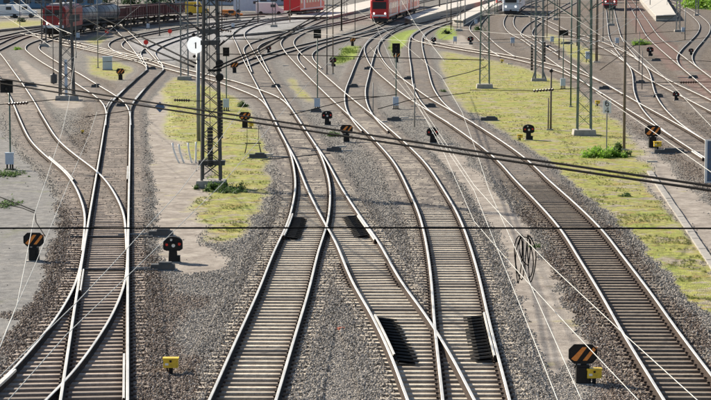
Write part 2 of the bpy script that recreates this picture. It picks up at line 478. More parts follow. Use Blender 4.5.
ASPH = [[(-900, 118), (-60, 124), (0, 132), (44, 158), (60, 182), (62, 214), (52, 240), (50, 262), (36, 296), (0, 352), (-60, 420), (-900, 470)]]
DIRT = [[(138, 96), (166, 84), (186, 150), (206, 178), (200, 236), (222, 262), (182, 274), (148, 262), (142, 180)],
        [(402, 146), (432, 138), (500, 184), (560, 238), (588, 300), (600, 350), (575, 368), (552, 380), (530, 340), (512, 300), (500, 240), (470, 200), (430, 166)],
        [(598, 108), (632, 132), (656, 158), (690, 185), (711, 206), (780, 262), (780, 330), (711, 264), (652, 176), (622, 128)],
        [(20, 58), (40, 66), (70, 88), (90, 104), (60, 110), (40, 100), (18, 70)], [(446, 36), (468, 34), (476, 44), (520, 54), (470, 50), (450, 44)],
        [(318, 30), (350, 22), (360, 26), (330, 36), (310, 42)]]
BROWN = [[(96, 60), (60, 175), (50, 245), (0, 336), (-60, 460), (200, 460), (190, 330), (188, 290), (150, 262), (140, 180), (136, 104)],
         [(560, 180), (711, 340), (711, 460), (560, 460), (600, 360), (520, 200)], [(452, 10), (560, 0), (860, 0), (860, 260), (711, 200), (600, 100), (440, 45)]]
PALE = [[(128, 42), (200, 28), (204, 56), (170, 62), (140, 56)], [(205, 20), (300, 14), (310, 22), (236, 42), (210, 44)]]
SHADE = []
gx = np.r_[-2600, -1000, -500, -300, -200, np.arange(-140, 852, 2.1), 900, 1000, 1200, 1700, 3300]
gy = np.r_[-31, -24, np.arange(-18, 470, 1.0), 500, 560, 700, 1100, 2500]
GXp, GYp = np.meshgrid(gx, gy)
def at_np(px, py, z=0.0):
    u = (px - 355.5) / F_PX; v = (200.0 - py) / F_PX
    dy = cp + v * sp; dz = -sp + v * cp
    t = (z - CAM_H) / dz
    return u * t, dy * t
GX, GY = at_np(GXp, GYp)
nr, nc = GX.shape
allkd = kdtree.KDTree(sum(len(t['c']) for t in tracks)); idx = []
for ti, tr in enumerate(tracks):
    for i, p in enumerate(tr['c']):
        allkd.insert((p[0], p[1], 0), len(idx)); idx.append((ti, i))
allkd.balance()
fx, fy = GX.ravel(), GY.ravel()
dist = np.full(fx.shape, 50.0); fill = np.zeros(fx.shape); trk = np.full(fx.shape, -1)
gpx, gpy = GXp.ravel(), GYp.ravel()
cand = np.where((gpx > -150) & (gpx < 860) & (gpy > -20) & (gpy < 480))[0]
find = allkd.find
for k in cand:
    co, i, d = find((fx[k], fy[k], 0))
    dist[k] = d; trk[k] = idx[i][0]
clear = np.array([t['clear'] for t in tracks] + [999])
openf = np.clip((gpy - clear[trk]) / 34.0, 0, 1)          # 0 = bed filled with dust, 1 = sleepers stand clear
# ragged masks
j1 = fbm(fx * 0.9, fy * 0.35, 3) - 0.5; j2 = fbm(fx * 0.9 + 40, fy * 0.35, 5) - 0.5
sc = ppm(gpy)
jx = gpx + j1 * 2.2 * sc; jy = gpy + j2 * 1.0 * np.clip(sc * 0.5, 1, 12)
def masks(polys):
    m = np.zeros(fx.shape, bool)
    for p in polys: m |= inpoly(jx, jy, p)
    return m.astype(float)
mg, ml, ma, md, mb, mp = [masks(q) for q in (GRASS, LUSH, ASPH, DIRT, BROWN, PALE)]
near = dist < 1.75 + (fbm(fx * 1.3, fy * 1.3, 9) - 0.5) * 0.9
bed = near.astype(float)
mg *= 1 - bed; ml *= (dist > 1.1); md *= 1 - bed; ma *= 1 - bed
# soften the masks a little
def soft(a, n=1):
    a = a.reshape(nr, nc)
    for _ in range(n):
        p = np.pad(a, 1, mode='edge')
        a = (p[:-2, 1:-1] + p[2:, 1:-1] + p[1:-1, :-2] + p[1:-1, 2:] + 2 * a) / 6
    return a.ravel()
mg, md, ma, mb, mp, ml = [soft(a, 9) for a in (mg, md, ma, mb, mp, ml)]
bed = soft(bed, 2); mg *= 1 - bed; md *= 1 - bed; ma *= 1 - bed
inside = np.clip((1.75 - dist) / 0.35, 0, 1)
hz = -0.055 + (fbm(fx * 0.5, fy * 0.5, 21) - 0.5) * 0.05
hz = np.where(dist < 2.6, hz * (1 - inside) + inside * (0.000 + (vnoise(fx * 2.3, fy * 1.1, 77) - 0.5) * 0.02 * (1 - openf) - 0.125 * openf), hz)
near_cam = np.clip((gpy - 90) / 120, 0, 1)
hz += (vnoise(fx * 9, fy * 9, 33) - 0.5) * 0.028 * near_cam * (1 - 0.75 * np.maximum(md, ma))
far_low = np.clip((fy - 700) / 600, 0, 1)
verts = np.c_[fx, fy, hz]
ii = np.arange(nr * nc).reshape(nr, nc)
quads = np.stack([ii[1:, :-1], ii[1:, 1:], ii[:-1, 1:], ii[:-1, :-1]], -1).reshape(-1, 4)
gm = bpy.data.meshes.new('ground')
gm.vertices.add(len(verts)); gm.vertices.foreach_set('co', verts.ravel())
gm.loops.add(quads.size); gm.loops.foreach_set('vertex_index', quads.ravel())
gm.polygons.add(len(quads)); gm.polygons.foreach_set('loop_start', np.arange(0, quads.size, 4)); 
gm.update(); gm.validate()
def cattr(name, r, g, b):
    a = gm.color_attributes.new(name, 'FLOAT_COLOR', 'POINT')
    a.data.foreach_set('color', np.c_[r, g, b, np.ones_like(r)].astype(np.float32).ravel())
cattr('cover', mg, md, ma)
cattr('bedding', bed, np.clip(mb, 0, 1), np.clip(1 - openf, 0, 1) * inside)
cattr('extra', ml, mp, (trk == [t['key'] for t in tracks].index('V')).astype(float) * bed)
stain_shade = np.clip(1 - np.abs(dist - 0.78) / 0.26, 0, 1)  # band along both rails: brake dust plus rail-edge shadow put into the colour
cattr('crib', openf * inside, stain_shade, bed)

def ground_material():
    m, nt, b = nodes_mat('ground_surface')
    pos = geo_pos(nt)
    def attr(n):
        a = N(nt, 'ShaderNodeAttribute', attribute_name=n)
        s = N(nt, 'ShaderNodeSeparateColor'); nt.links.new(a.outputs['Color'], s.inputs[0])
        return s.outputs
    cov, bedd, ext = attr('cover'), attr('bedding'), attr('extra')
    en = noise(nt, 1.7, 6, 0.8, pos); en2 = noise(nt, 0.6, 4, 0.7, pos)
    def ragged(v, amt=1.3):
        w = mmath(nt, 'ADD', mmath(nt, 'MULTIPLY', mmath(nt, 'SUBTRACT', en, 0.5), amt), mmath(nt, 'MULTIPLY', mmath(nt, 'SUBTRACT', en2, 0.5), amt * .7))
        e_ = mmath(nt, 'SUBTRACT', 1.0, mmath(nt, 'ABSOLUTE', mmath(nt, 'SUBTRACT', mmath(nt, 'MULTIPLY', v, 2.0), 1.0)))
        t_ = mmath(nt, 'ADD', v, mmath(nt, 'MULTIPLY', w, mmath(nt, 'MINIMUM', mmath(nt, 'MULTIPLY', e_, 3.0), 1.0)))
        return ramp(nt, t_, [(0.32, 0.0), (0.68, 1.0)])
    cov = [ragged(c_) for c_ in cov]; ext = [ragged(ext[0]), ext[1], ext[2]]
    # gravel made of single stones
    def stones(scale, a, b_, c_):
        vo = N(nt, 'ShaderNodeTexVoronoi'); vo.inputs['Scale'].default_value = scale
        nt.links.new(pos, vo.inputs['Vector'])
        s = N(nt, 'ShaderNodeSeparateColor'); nt.links.new(vo.outputs['Color'], s.inputs[0])
        col = ramp(nt, s.outputs[0], [(0.0, a), (0.5, b_), (1.0, c_)])
        edge = ramp(nt, vo.outputs['Distance'], [(0.30, 1.0), (0.62, 0.45)])
        col2 = mix(nt, 1.0, col, col)
        mm = N(nt, 'ShaderNodeMix', data_type='RGBA', blend_type='MULTIPLY'); mm.inputs[0].default_value = 1
        nt.links.new(col2, mm.inputs[6]); nt.links.new(edge, mm.inputs[7])
        return mm.outputs[2], vo.outputs['Distance']
    grey, d1 = stones(24, (0.10, 0.095, 0.09), (0.27, 0.255, 0.235), (0.50, 0.47, 0.42))
    brown, d2 = stones(24, (0.045, 0.034, 0.027), (0.17, 0.13, 0.10), (0.44, 0.36, 0.29))
    big = noise(nt, 0.35, 4, 0.6, pos)
    gravel = mix(nt, mmath(nt, 'MULTIPLY', bedd[1], ramp(nt, big, [(0.3, 0.7), (0.6, 1.0)])), grey, brown)
    gravel = mix(nt, ramp(nt, noise(nt, 0.8, 5, 0.6, pos), [(0.45, 0.0), (0.75, 0.45)]), gravel, (0.30, 0.27, 0.235))
    # coarser clumps of lighter and darker stone, still legible far away
    sp1 = noise(nt, 2.6, 5, 0.85, pos); sp2 = noise(nt, 5.5, 3, 0.85, pos)
    def mul(a, f):
        q = N(nt, 'ShaderNodeMix', data_type='RGBA', blend_type='MULTIPLY'); q.inputs[0].default_value = 1
        nt.links.new(a, q.inputs[6]); nt.links.new(f, q.inputs[7]); return q.outputs[2]
    gravel = mul(gravel, ramp(nt, sp1, [(0.36, 0.72), (0.5, 1.0), (0.64, 1.3)]))
    gravel = mul(gravel, ramp(nt, sp2, [(0.36, 0.7), (0.5, 1.0), (0.62, 1.3)]))
    # dusty fill between the rails
    n3 = noise(nt, 1.6, 6, 0.7, pos)
    fillc = ramp(nt, n3, [(0.34, (0.075, 0.062, 0.054)), (0.5, (0.125, 0.107, 0.094)), (0.66, (0.215, 0.188, 0.165))])
    fillc = mix(nt, ramp(nt, noise(nt, 14, 4, 0.7, pos), [(0.5, 0.0), (0.68, 0.6)]), fillc, (0.12, 0.10, 0.09))
    fillc = mul(fillc, ramp(nt, sp2, [(0.36, 0.65), (0.5, 1.0), (0.62, 1.3)]))
    c = mix(nt, mmath(nt, 'MULTIPLY', bedd[2], 0.85), gravel, fillc)
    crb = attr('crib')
    c = mix(nt, mmath(nt, 'MULTIPLY', crb[0], 0.6), c, (0.055, 0.045, 0.038))  # gaps between sleepers: oily ballast and crib shade both painted into the colour
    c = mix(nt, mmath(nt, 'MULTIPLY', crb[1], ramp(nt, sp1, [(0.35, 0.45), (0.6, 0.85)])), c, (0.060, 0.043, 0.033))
    c = mix(nt, mmath(nt, 'MULTIPLY', ext[2], 0.75), c, (0.15, 0.085, 0.07))
    # trodden dirt
    dn = noise(nt, 0.9, 6, 0.65, pos)
    dirt = ramp(nt, dn, [(0.34, (0.20, 0.17, 0.145)), (0.5, (0.29, 0.255, 0.22)), (0.66, (0.39, 0.35, 0.305))])
    dirt = mix(nt, ramp(nt, noise(nt, 11, 4, 0.75, pos), [(0.55, 0.0), (0.68, 0.7)]), dirt, (0.20, 0.175, 0.15))
    dirt = mix(nt, ramp(nt, noise(nt, 0.55, 3, 0.6, pos), [(0.62, 0.0), (0.72, 0.5)]), dirt, (0.36, 0.33, 0.10))
    dirt = mul(dirt, ramp(nt, noise(nt, 4.1, 6, 0.85, pos), [(0.38, 0.72), (0.5, 1.0), (0.64, 1.2)]))
    c = mix(nt, cov[1], c, dirt)
    asph = ramp(nt, noise(nt, 1.1, 6, 0.7, pos), [(0.34, (0.13, 0.13, 0.13)), (0.5, (0.18, 0.177, 0.172)), (0.66, (0.24, 0.23, 0.215))])
    asph = mix(nt, ramp(nt, noise(nt, 22, 3, 0.7, pos), [(0.58, 0.0), (0.7, 0.5)]), asph, (0.12, 0.11, 0.10))
    asph = mix(nt, ramp(nt, noise(nt, 0.42, 4, 0.6, pos), [(0.6, 0.0), (0.68, 0.5)]), asph, (0.13, 0.145, 0.07))
    def mul2(a, f):
        return mul(a, f)
    wear = ramp(nt, noise(nt, 3.2, 6, 0.85, pos), [(0.38, 0.7), (0.5, 1.0), (0.64, 1.3)])
    asph = mul(asph, wear)
    c = mix(nt, cov[2], c, asph)
    # thin yellow-green grass with rusty and bare patches
    g1 = noise(nt, 0.45, 6, 0.68, pos)
    grass = ramp(nt, g1, [(0.32, (0.34, 0.285, 0.15)), (0.42, (0.37, 0.34, 0.10)), (0.52, (0.32, 0.345, 0.07)), (0.62, (0.23, 0.285, 0.055)), (0.72, (0.13, 0.17, 0.04))])
    grass = mix(nt, ramp(nt, noise(nt, 0.9, 5, 0.7, pos), [(0.53, 0.0), (0.62, 0.75)]), grass, (0.40, 0.25, 0.10))
    grass = mix(nt, ramp(nt, noise(nt, 6.5, 5, 0.75, pos), [(0.50, 0.0), (0.66, 0.6)]), grass, (0.15, 0.16, 0.04))
    grass = mix(nt, ramp(nt, noise(nt, 0.7, 5, 0.7, pos), [(0.39, 1.0), (0.48, 0.0)]), grass, (0.36, 0.31, 0.235))
    grass = mul(grass, ramp(nt, noise(nt, 2.4, 5, 0.85, pos), [(0.36, 0.5), (0.5, 1.0), (0.64, 1.35)]))
    rim = mmath(nt, 'MULTIPLY', cov[0], 1.0)
    thin_ = ramp(nt, mmath(nt, 'ADD', attr('cover')[0], mmath(nt, 'MULTIPLY', mmath(nt, 'SUBTRACT', en, 0.5), 0.9)), [(0.60, 0.8), (1.0, 0.0)])
    grass = mix(nt, thin_, grass, (0.31, 0.275, 0.215))
    c = mix(nt, rim, c, grass)
    lush = ramp(nt, noise(nt, 3.5, 5, 0.7, pos), [(0.35, (0.14, 0.19, 0.035)), (0.62, (0.30, 0.38, 0.06))])
    c = mix(nt, ext[0], c, lush)
    c = mix(nt, mmath(nt, 'MULTIPLY', ext[1], ramp(nt, sp1, [(0.4, 0.15), (0.6, 0.75)])), c, (0.50, 0.51, 0.53))
    nt.links.new(c, b.inputs['Base Color'])
    b.inputs['Roughness'].default_value = 0.93
    b.inputs['Specular IOR Level'].default_value = 0.25
    h = mmath(nt, 'ADD', mmath(nt, 'MULTIPLY', d1, -1.0), mmath(nt, 'MULTIPLY', noise(nt, 30, 4, 0.7, pos), 0.8))
    amt = mmath(nt, 'SUBTRACT', 1.0, mmath(nt, 'MULTIPLY', mmath(nt, 'ADD', cov[1], mmath(nt, 'ADD', cov[2], bedd[2])), 0.7), True)
    bp = N(nt, 'ShaderNodeBump'); bp.inputs['Distance'].default_value = 0.035
    nt.links.new(amt, bp.inputs['Strength'])
    nt.links.new(h, bp.inputs['Height']); nt.links.new(bp.outputs[0], b.inputs['Normal'])
    return m
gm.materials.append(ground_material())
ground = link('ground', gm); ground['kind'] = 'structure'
HZ = hz.reshape(nr, nc)
def sample(arr, X, Y):
    px, py = row_of(X, Y)
    ix = np.clip(np.searchsorted(gx, px) - 1, 0, nc - 2); iy = np.clip(np.searchsorted(gy, py) - 1, 0, nr - 2)
    wx = np.clip((px - gx[ix]) / (gx[ix + 1] - gx[ix]), 0, 1); wy = np.clip((py - gy[iy]) / (gy[iy + 1] - gy[iy]), 0, 1)
    a = arr.reshape(nr, nc)
    return (a[iy, ix] * (1 - wx) + a[iy, ix + 1] * wx) * (1 - wy) + (a[iy + 1, ix] * (1 - wx) + a[iy + 1, ix + 1] * wx) * wy
def gz(x, y):
    return float(sample(HZ, np.array([x]), np.array([y]))[0])
def spot(px, py):
    p = at(px, py, -0.05)
    p.z = gz(p.x, p.y)
    return p

# ------------------------------------------------------------------ rails and sleepers
PROF = [(-.075, 0), (.075, 0), (.075, .016), (.011, .035), (.011, .125), (.036, .135), (.036, .160), (.028, .172), (-.028, .172), (-.036, .160), (-.036, .135), (-.011, .125), (-.011, .035), (-.075, .016)]
def sweep_profile(name, pts, nrm, prof, mats, mif, parent, z0=0.0, caps=True):
    n = len(prof); vs = []; fs = []; ms = []
    for p, q in zip(pts, nrm):
        for (a, z) in prof:
            vs.append((p[0] + q[0] * a, p[1] + q[1] * a, z0 + z))
    for i in range(len(pts) - 1):
        for k in range(n):
            a = i * n + k; b = i * n + (k + 1) % n
            fs.append((a, b, b + n, a + n)); ms.append(mif(k))
    if caps:
        fs.append(tuple(range(n))); ms.append(1); fs.append(tuple(reversed(range(len(vs) - n, len(vs))))); ms.append(1)
    me = bpy.data.meshes.new(name); me.from_pydata(vs, [], fs)
    for m in mats: me.materials.append(m)
    me.polygons.foreach_set('material_index', ms); me.update()
    return link(name, me, parent)
railmats = [M['rail_head'], M['rail_rust']]
railmi = lambda k: 0 if k in (6, 7, 8) else 1
def thin(pts, nrm):
    keep = [0]
    for i in range(1, len(pts) - 1):
        y = pts[i][1]
        st = 1 if y < 110 else (2 if y < 220 else 3)
        if i % st == 0: keep.append(i)
    keep.append(len(pts) - 1)
    return pts[keep], nrm[keep]
SL_W, SL_H = 0.26, 0.20
def sleeper_mesh(half0, half1, mat, name='sleeper'):
    """centre at rail centre, x across the track from -half0 to +half1, chamfered, with rail fastenings"""
    mb = MB()
    w = SL_W / 2; c = 0.02
    prof = [(-w, -SL_H), (w, -SL_H), (w - 0.01, -c), (w - 0.01 - c, 0), (-w + 0.01 + c, 0), (-w + 0.01, -c)]
    vs = [(-half0, a, z) for a, z in prof] + [(half1, a, z) for a, z in prof]
    n = 6
    mb.add(vs, [tuple(reversed(range(n))), tuple(range(n, 2 * n))] + [(i, (i + 1) % n, (i + 1) % n + n, i + n) for i in range(n)], 0)
    for s in (-.75, .75):
        for e in (-.105, .105):
            mb.box((s + e, 0, 0.022), (0.05, 0.13, 0.05), 1)
    return mb.mesh(name, [mat, M['rail_rust']])
SM = {k: [sleeper_mesh(1.3 + d, 1.3 + e, M[k]) for d, e in ((0, 0), (0.03, -0.02), (-0.03, 0.02))] for k in ('slp_cream', 'slp_brown', 'slp_dark')}
group_tracks = 'railway tracks of the yard'
n_sl = 0
for ti, tr in enumerate(tracks):
    c, t, n = tr['c'], tr['t'], tr['n']
    base = c[len(c) // 2]
    px, py = row_of(c[:, 0], c[:, 1])
    vis = (px > -60) & (px < 780) & (py < 455)
    e = thing('railway_track', tr['label'], 'railway track', (0, 0, 0), 0, group_tracks)
    tr['root'] = e
    dz = -0.0012 * (ti % 9)
    for s in (-0.75, 0.75):
        pts = c + n * s
        p2, n2 = thin(pts, n)
        sweep_profile('rail', p2, n2, PROF, railmats, railmi, e, dz)
    far = MB()
    for i in range(len(c)):
        if not vis[i] or py[i] < 40: continue
        skip = False; h0 = h1 = 1.3; ext = False
        for tj, o in enumerate(tracks):
            if tj == ti: continue
            co, j, d = o['kd'].find((c[i][0], c[i][1], 0))
            if d > 4: continue
            if abs(np.dot(o['t'][j], t[i])) < 0.95: continue
            v = np.array((co[0], co[1])) - c[i]
            lat = float(np.dot(v, n[i])); lon = abs(float(np.dot(v, t[i])))
            if lon > 1.2: continue
            if abs(lat) < 2.35:
                if tj < ti: skip = True; break
                if lat > 0: h1 = max(h1, lat + 1.3)
                else: h0 = max(h0, -lat + 1.3)
                ext = ext or abs(lat) > 0.05
        if skip: continue
        ang = math.atan2(n[i][1], n[i][0])
        if py[i] > 112:
            if ext: me = sleeper_mesh(h0, h1, M[tr['mat']])
            else: me = random.choice(SM[tr['mat']])
            s = link('sleeper', me, e)
            s.location = (c[i][0], c[i][1], random.uniform(-0.006, 0.006) - 0.001 * (i % 2))
            s.rotation_euler = (0, 0, ang + random.uniform(-0.016, 0.016))
            n_sl += 1
        elif py[i] > 60:
            q = Matrix.Rotation(ang, 3, 'Z')
            mid = (h1 - h0) / 2
            cc = Vector((c[i][0], c[i][1], 0)) + q @ Vector((mid, 0, -0.1 + random.uniform(-0.012, 0.004)))
            far.box(cc, (h0 + h1, SL_W, 0.2), 0, q)
    if far.v:
        o = far.obj('sleeper_row', [M[tr['mat']]], e); o['kind'] = 'stuff'
print('sleepers', n_sl)

def piece_along(key, lateral, y0, y1):
    """slice of a track's centreline between two picture rows, shifted sideways (positive = picture left)"""
    tr = T[key]; c, n = tr['c'], tr['n']
    p = c + n * lateral
    _, py = row_of(p[:, 0], p[:, 1], RAIL_TOP)
    k = np.where((py >= y0) & (py <= y1))[0]
    if len(k) < 2:
        mid = int(np.argmin(abs(py - (y0 + y1) / 2))); k = np.arange(max(0, mid - 1), mid + 2)
    return p[k], n[k]
CHECK = [('A', -0.66, 166, 180), ('A', -0.66, 352, 402), ('B', 0.66, 366, 402), ('C', 0.66, 156, 180), ('A', 0.66, 268, 292),
         ('H1', 0.66, 212, 236), ('H2', -0.66, 214, 240), ('H2', 0.66, 312, 356), ('I', -0.66, 311, 358), ('N' 't', 0.9, 150, 158), ('A', 0.9, 98, 108)]
chk = [(.03, .0), (.03, .13), (.022, .185), (-.022, .185), (-.03, .13), (-.03, .0)]
for key, lat, y0, y1 in CHECK:
    p, n = piece_along(key, lat, y0, y1)
    sweep_profile('check_rail', p, n, chk, railmats, lambda k: 0 if k in (1, 2, 3) else 1, T[key]['root'], 0.002)

# black slatted mats beside the rails at the turnouts
def rail_mat(key, side, y0, y1, label):
    """side +1: lies to the right of the left rail; -1: left of the right rail"""
    lat0 = 0.60 * side; lat1 = 0.17 * side
    p, n = piece_along(key, 0, y0, y1)
    o = Vector((p[0][0], p[0][1], 0.0))
    e = thing('slatted_mat', label, 'track mat', o, 0, 'black slatted mats between the rails')
    d = np.r_[0, np.cumsum(np.hypot(*np.diff(p, axis=0).T))]
    L = d[-1]; ns = max(9, int(L / .5))
    for k in range(ns):
        f = (k + 0.5) / ns
        cx = np.interp(f * L, d, p[:, 0]); cy = np.interp(f * L, d, p[:, 1])
        nx = np.interp(f * L, d, n[:, 0]); ny = np.interp(f * L, d, n[:, 1])
        mb = MB()
        mid = (lat0 + lat1) / 2
        q = Matrix.Rotation(math.atan2(ny, nx) - 0.62 * side, 3, 'Z') @ Matrix.Rotation(0.20, 3, 'X')
        mb.box((cx + nx * mid - o.x, cy + ny * mid - o.y, 0.085), (abs(lat1 - lat0) * 1.2, L / ns * 0.72, 0.05), 0, q)
        mb.obj('slat', [M['rubber']], e)
    mb = MB()
    for i in range(len(p) - 1):
        a = Vector((p[i][0] + n[i][0] * (lat0 + lat1) / 2 - o.x, p[i][1] + n[i][1] * (lat0 + lat1) / 2 - o.y, 0.03))
        b = Vector((p[i + 1][0] + n[i + 1][0] * (lat0 + lat1) / 2 - o.x, p[i + 1][1] + n[i + 1][1] * (lat0 + lat1) / 2 - o.y, 0.03))
        mb.bar(a, b, abs(lat1 - lat0) * 0.96, 0.03)
    mb.obj('backing', [M['rubber']], e)
rail_mat('H1', 1, 214, 236, 'short black slatted mat, left one of the upper pair of mats')
rail_mat('H2', -1, 213, 235, 'short black slatted mat, right one of the upper pair of mats')
rail_mat('H2', 1, 314, 360, 'long black slatted mat against the left rail, left one of the lower pair')
rail_mat('I', -1, 311, 358, 'long black slatted mat against the right rail, right one of the lower pair')

# ------------------------------------------------------------------ loose stones (real relief near the camera)
def points_object(name, P, attrs):
    me = bpy.data.meshes.new(name); me.vertices.add(len(P)); me.vertices.foreach_set('co', P.astype(np.float32).ravel())
    for k, v in attrs.items():
        a = me.attributes.new(k, 'FLOAT', 'POINT'); a.data.foreach_set('value', v.astype(np.float32))
    return link(name, me)
def scatter(obj, src_obj_list, mat, srange, flat=1.0, upright=False):
    """geometry nodes: instance small meshes on every point"""
    ng = bpy.data.node_groups.new(obj.name + '_nodes', 'GeometryNodeTree')
    ng.interface.new_socket('Geometry', in_out='INPUT', socket_type='NodeSocketGeometry')
    ng.interface.new_socket('Geometry', in_out='OUTPUT', socket_type='NodeSocketGeometry')
    gi = ng.nodes.new('NodeGroupInput'); go = ng.nodes.new('NodeGroupOutput')
    m2p = ng.nodes.new('GeometryNodeMeshToPoints')
    iop = ng.nodes.new('GeometryNodeInstanceOnPoints')
    rr = ng.nodes.new('FunctionNodeRandomValue'); rr.data_type = 'FLOAT_VECTOR'
    rr.inputs['Min'].default_value = (0, 0, 0) if upright else (0, 0, 0)
    rr.inputs['Max'].default_value = (0.0, 0.0, 6.28) if upright else (6.28, 6.28, 6.28)
    rs = ng.nodes.new('FunctionNodeRandomValue'); rs.data_type = 'FLOAT_VECTOR'
    rs.inputs['Min'].default_value = (srange[0], srange[0], srange[0] * flat); rs.inputs['Max'].default_value = (srange[1], srange[1], srange[1] * flat)
    rs.inputs['Seed'].default_value = 5
    if src_obj_list is None:
        ico = ng.nodes.new('GeometryNodeMeshIcoSphere'); ico.inputs['Radius'].default_value = 1; ico.inputs['Subdivisions'].default_value = 1
        sm = ng.nodes.new('GeometryNodeSetMaterial'); sm.inputs['Material'].default_value = mat
        ng.links.new(ico.outputs[0], sm.inputs[0]); inst = sm.outputs[0]
    else:
        # blades built inside the tree from thin cones
        jn = ng.nodes.new('GeometryNodeJoinGeometry')
        for k in range(5):
            co = ng.nodes.new('GeometryNodeMeshCone'); co.inputs['Vertices'].default_value = 3
            co.inputs['Radius Bottom'].default_value = 0.09; co.inputs['Radius Top'].default_value = 0.0; co.inputs['Depth'].default_value = 1.0
            tf = ng.nodes.new('GeometryNodeTransform')
            a = k * 1.26
            tf.inputs['Translation'].default_value = (math.cos(a) * 0.32, math.sin(a) * 0.32, 0.0)
            tf.inputs['Rotation'].default_value = (math.sin(a) * -0.55, math.cos(a) * 0.55, a)
            ng.links.new(co.outputs[0], tf.inputs[0]); ng.links.new(tf.outputs[0], jn.inputs[0])
        sm = ng.nodes.new('GeometryNodeSetMaterial'); sm.inputs['Material'].default_value = mat
        ng.links.new(jn.outputs[0], sm.inputs[0]); inst = sm.outputs[0]
    ng.links.new(gi.outputs[0], m2p.inputs[0]); ng.links.new(m2p.outputs[0], iop.inputs['Points'])
    ng.links.new(inst, iop.inputs['Instance']); ng.links.new(rr.outputs[0], iop.inputs['Rotation']); ng.links.new(rs.outputs[0], iop.inputs['Scale'])
    ng.links.new(iop.outputs[0], go.inputs[0])
    md_ = obj.modifiers.new('scatter', 'NODES'); md_.node_group = ng
def stone_mat(name, stops):
    m, nt, b = nodes_mat(name)
    oi = N(nt, 'ShaderNodeObjectInfo').outputs['Random']
    c = ramp(nt, oi, stops)
    n = noise(nt, 25, 3, 0.6, geo_pos(nt))
    mm = N(nt, 'ShaderNodeMix', data_type='RGBA', blend_type='MULTIPLY'); mm.inputs[0].default_value = 1
    nt.links.new(c, mm.inputs[6]); nt.links.new(ramp(nt, n, [(0.3, 0.7), (0.7, 1.1)]), mm.inputs[7])
    nt.links.new(mm.outputs[2], b.inputs['Base Color']); b.inputs['Roughness'].default_value = 0.9
    return m
NST = 460000
# even over the picture's rows rather than over the ground, thinning with distance
py_ = 112 + (462 - 112) * rng.random(NST) ** 0.8
px_ = -30 + 771 * rng.random(NST)
X, Y = at_np(px_, py_)
cov_g = sample(mg, X, Y); cov_d = sample(md, X, Y); cov_a = sample(ma, X, Y); cov_b = sample(mb, X, Y)
bd = sample(bed, X, Y); fl = sample((1 - openf) * inside, X, Y); dd = sample(dist, X, Y)
keep = rng.random(NST) < np.clip(1 - 1.08 * np.maximum(cov_g * 1.0, np.maximum(cov_d, cov_a)) - 0.86 * fl, 0.0015, 1)
keep &= ~((dd < 1.25) & (rng.random(NST) < 0.5))
X, Y, cov_b = X[keep], Y[keep], cov_b[keep]
dk = dd[keep]; on_end = (dk > 0.95) & (dk < 1.75)
Z = sample(HZ, X, Y) + 0.004
Z = np.where(on_end, np.maximum(Z, -0.035 + 0.05 * rng.random(len(X))), Z)
isb = rng.random(len(X)) < cov_b * 0.85
for nm, sel, stops in (('grey_ballast', ~isb, [(0.0, (0.10, 0.09, 0.08)), (0.35, (0.26, 0.235, 0.205)), (0.7, (0.44, 0.395, 0.34)), (1.0, (0.70, 0.63, 0.54))]),
                       ('brown_ballast', isb, [(0.0, (0.045, 0.033, 0.026)), (0.4, (0.15, 0.11, 0.085)), (0.72, (0.29, 0.225, 0.175)), (1.0, (0.58, 0.48, 0.40))])):
    o = points_object(nm, np.c_[X[sel], Y[sel], Z[sel]], {})
    scatter(o, None, stone_mat(nm + '_stone', stops), (0.015, 0.039)); o['kind'] = 'stuff'
    o['label'] = nm.replace('_', ' ') + ' stones lying between the tracks'
# thin grass blades
NG = 150000
py_ = 48 + (330 - 48) * rng.random(NG) ** 1.0; px_ = 0 + 730 * rng.random(NG)
X, Y = at_np(px_, py_)
g = sample(mg, X, Y); l = sample(ml, X, Y)
pat = fbm(X * 0.6, Y * 0.6, 61)
keep = (g + (fbm(X * 1.2, Y * .6, 15) - .5) * 1.2 > 0.85) & (pat > 0.5) & (rng.random(NG) < 0.8)
lk = (l > 0.5) & (fbm(X * .5, Y * .25, 91) > 0.46)
gt = points_object('dry_grass', np.c_[X[keep], Y[keep], sample(HZ, X, Y)[keep] + 0.01], {})
scatter(gt, 1, stone_mat('grass_blades', [(0.0, (0.07, 0.10, 0.025)), (0.35, (0.19, 0.24, 0.045)), (0.75, (0.34, 0.34, 0.08)), (1.0, (0.42, 0.33, 0.17))]), (0.035, 0.085), 1.1, True); gt['kind'] = 'stuff'
gt['label'] = 'thin yellow green grass growing between the tracks'
Xl, Yl = X[lk], Y[lk]
Xl = np.r_[Xl, Xl + 0.3, Xl - 0.25]; Yl = np.r_[Yl, Yl + 0.6, Yl - 0.7]
gl = points_object('bright_weeds', np.c_[Xl, Yl, np.full(len(Xl), 0.02)], {})
scatter(gl, 1, stone_mat('weed_blades', [(0.0, (0.10, 0.17, 0.025)), (0.6, (0.26, 0.36, 0.05)), (1.0, (0.42, 0.45, 0.10))]), (0.10, 0.26), 1.3, True); gl['kind'] = 'stuff'
gl['label'] = 'bright green weeds between the far tracks'

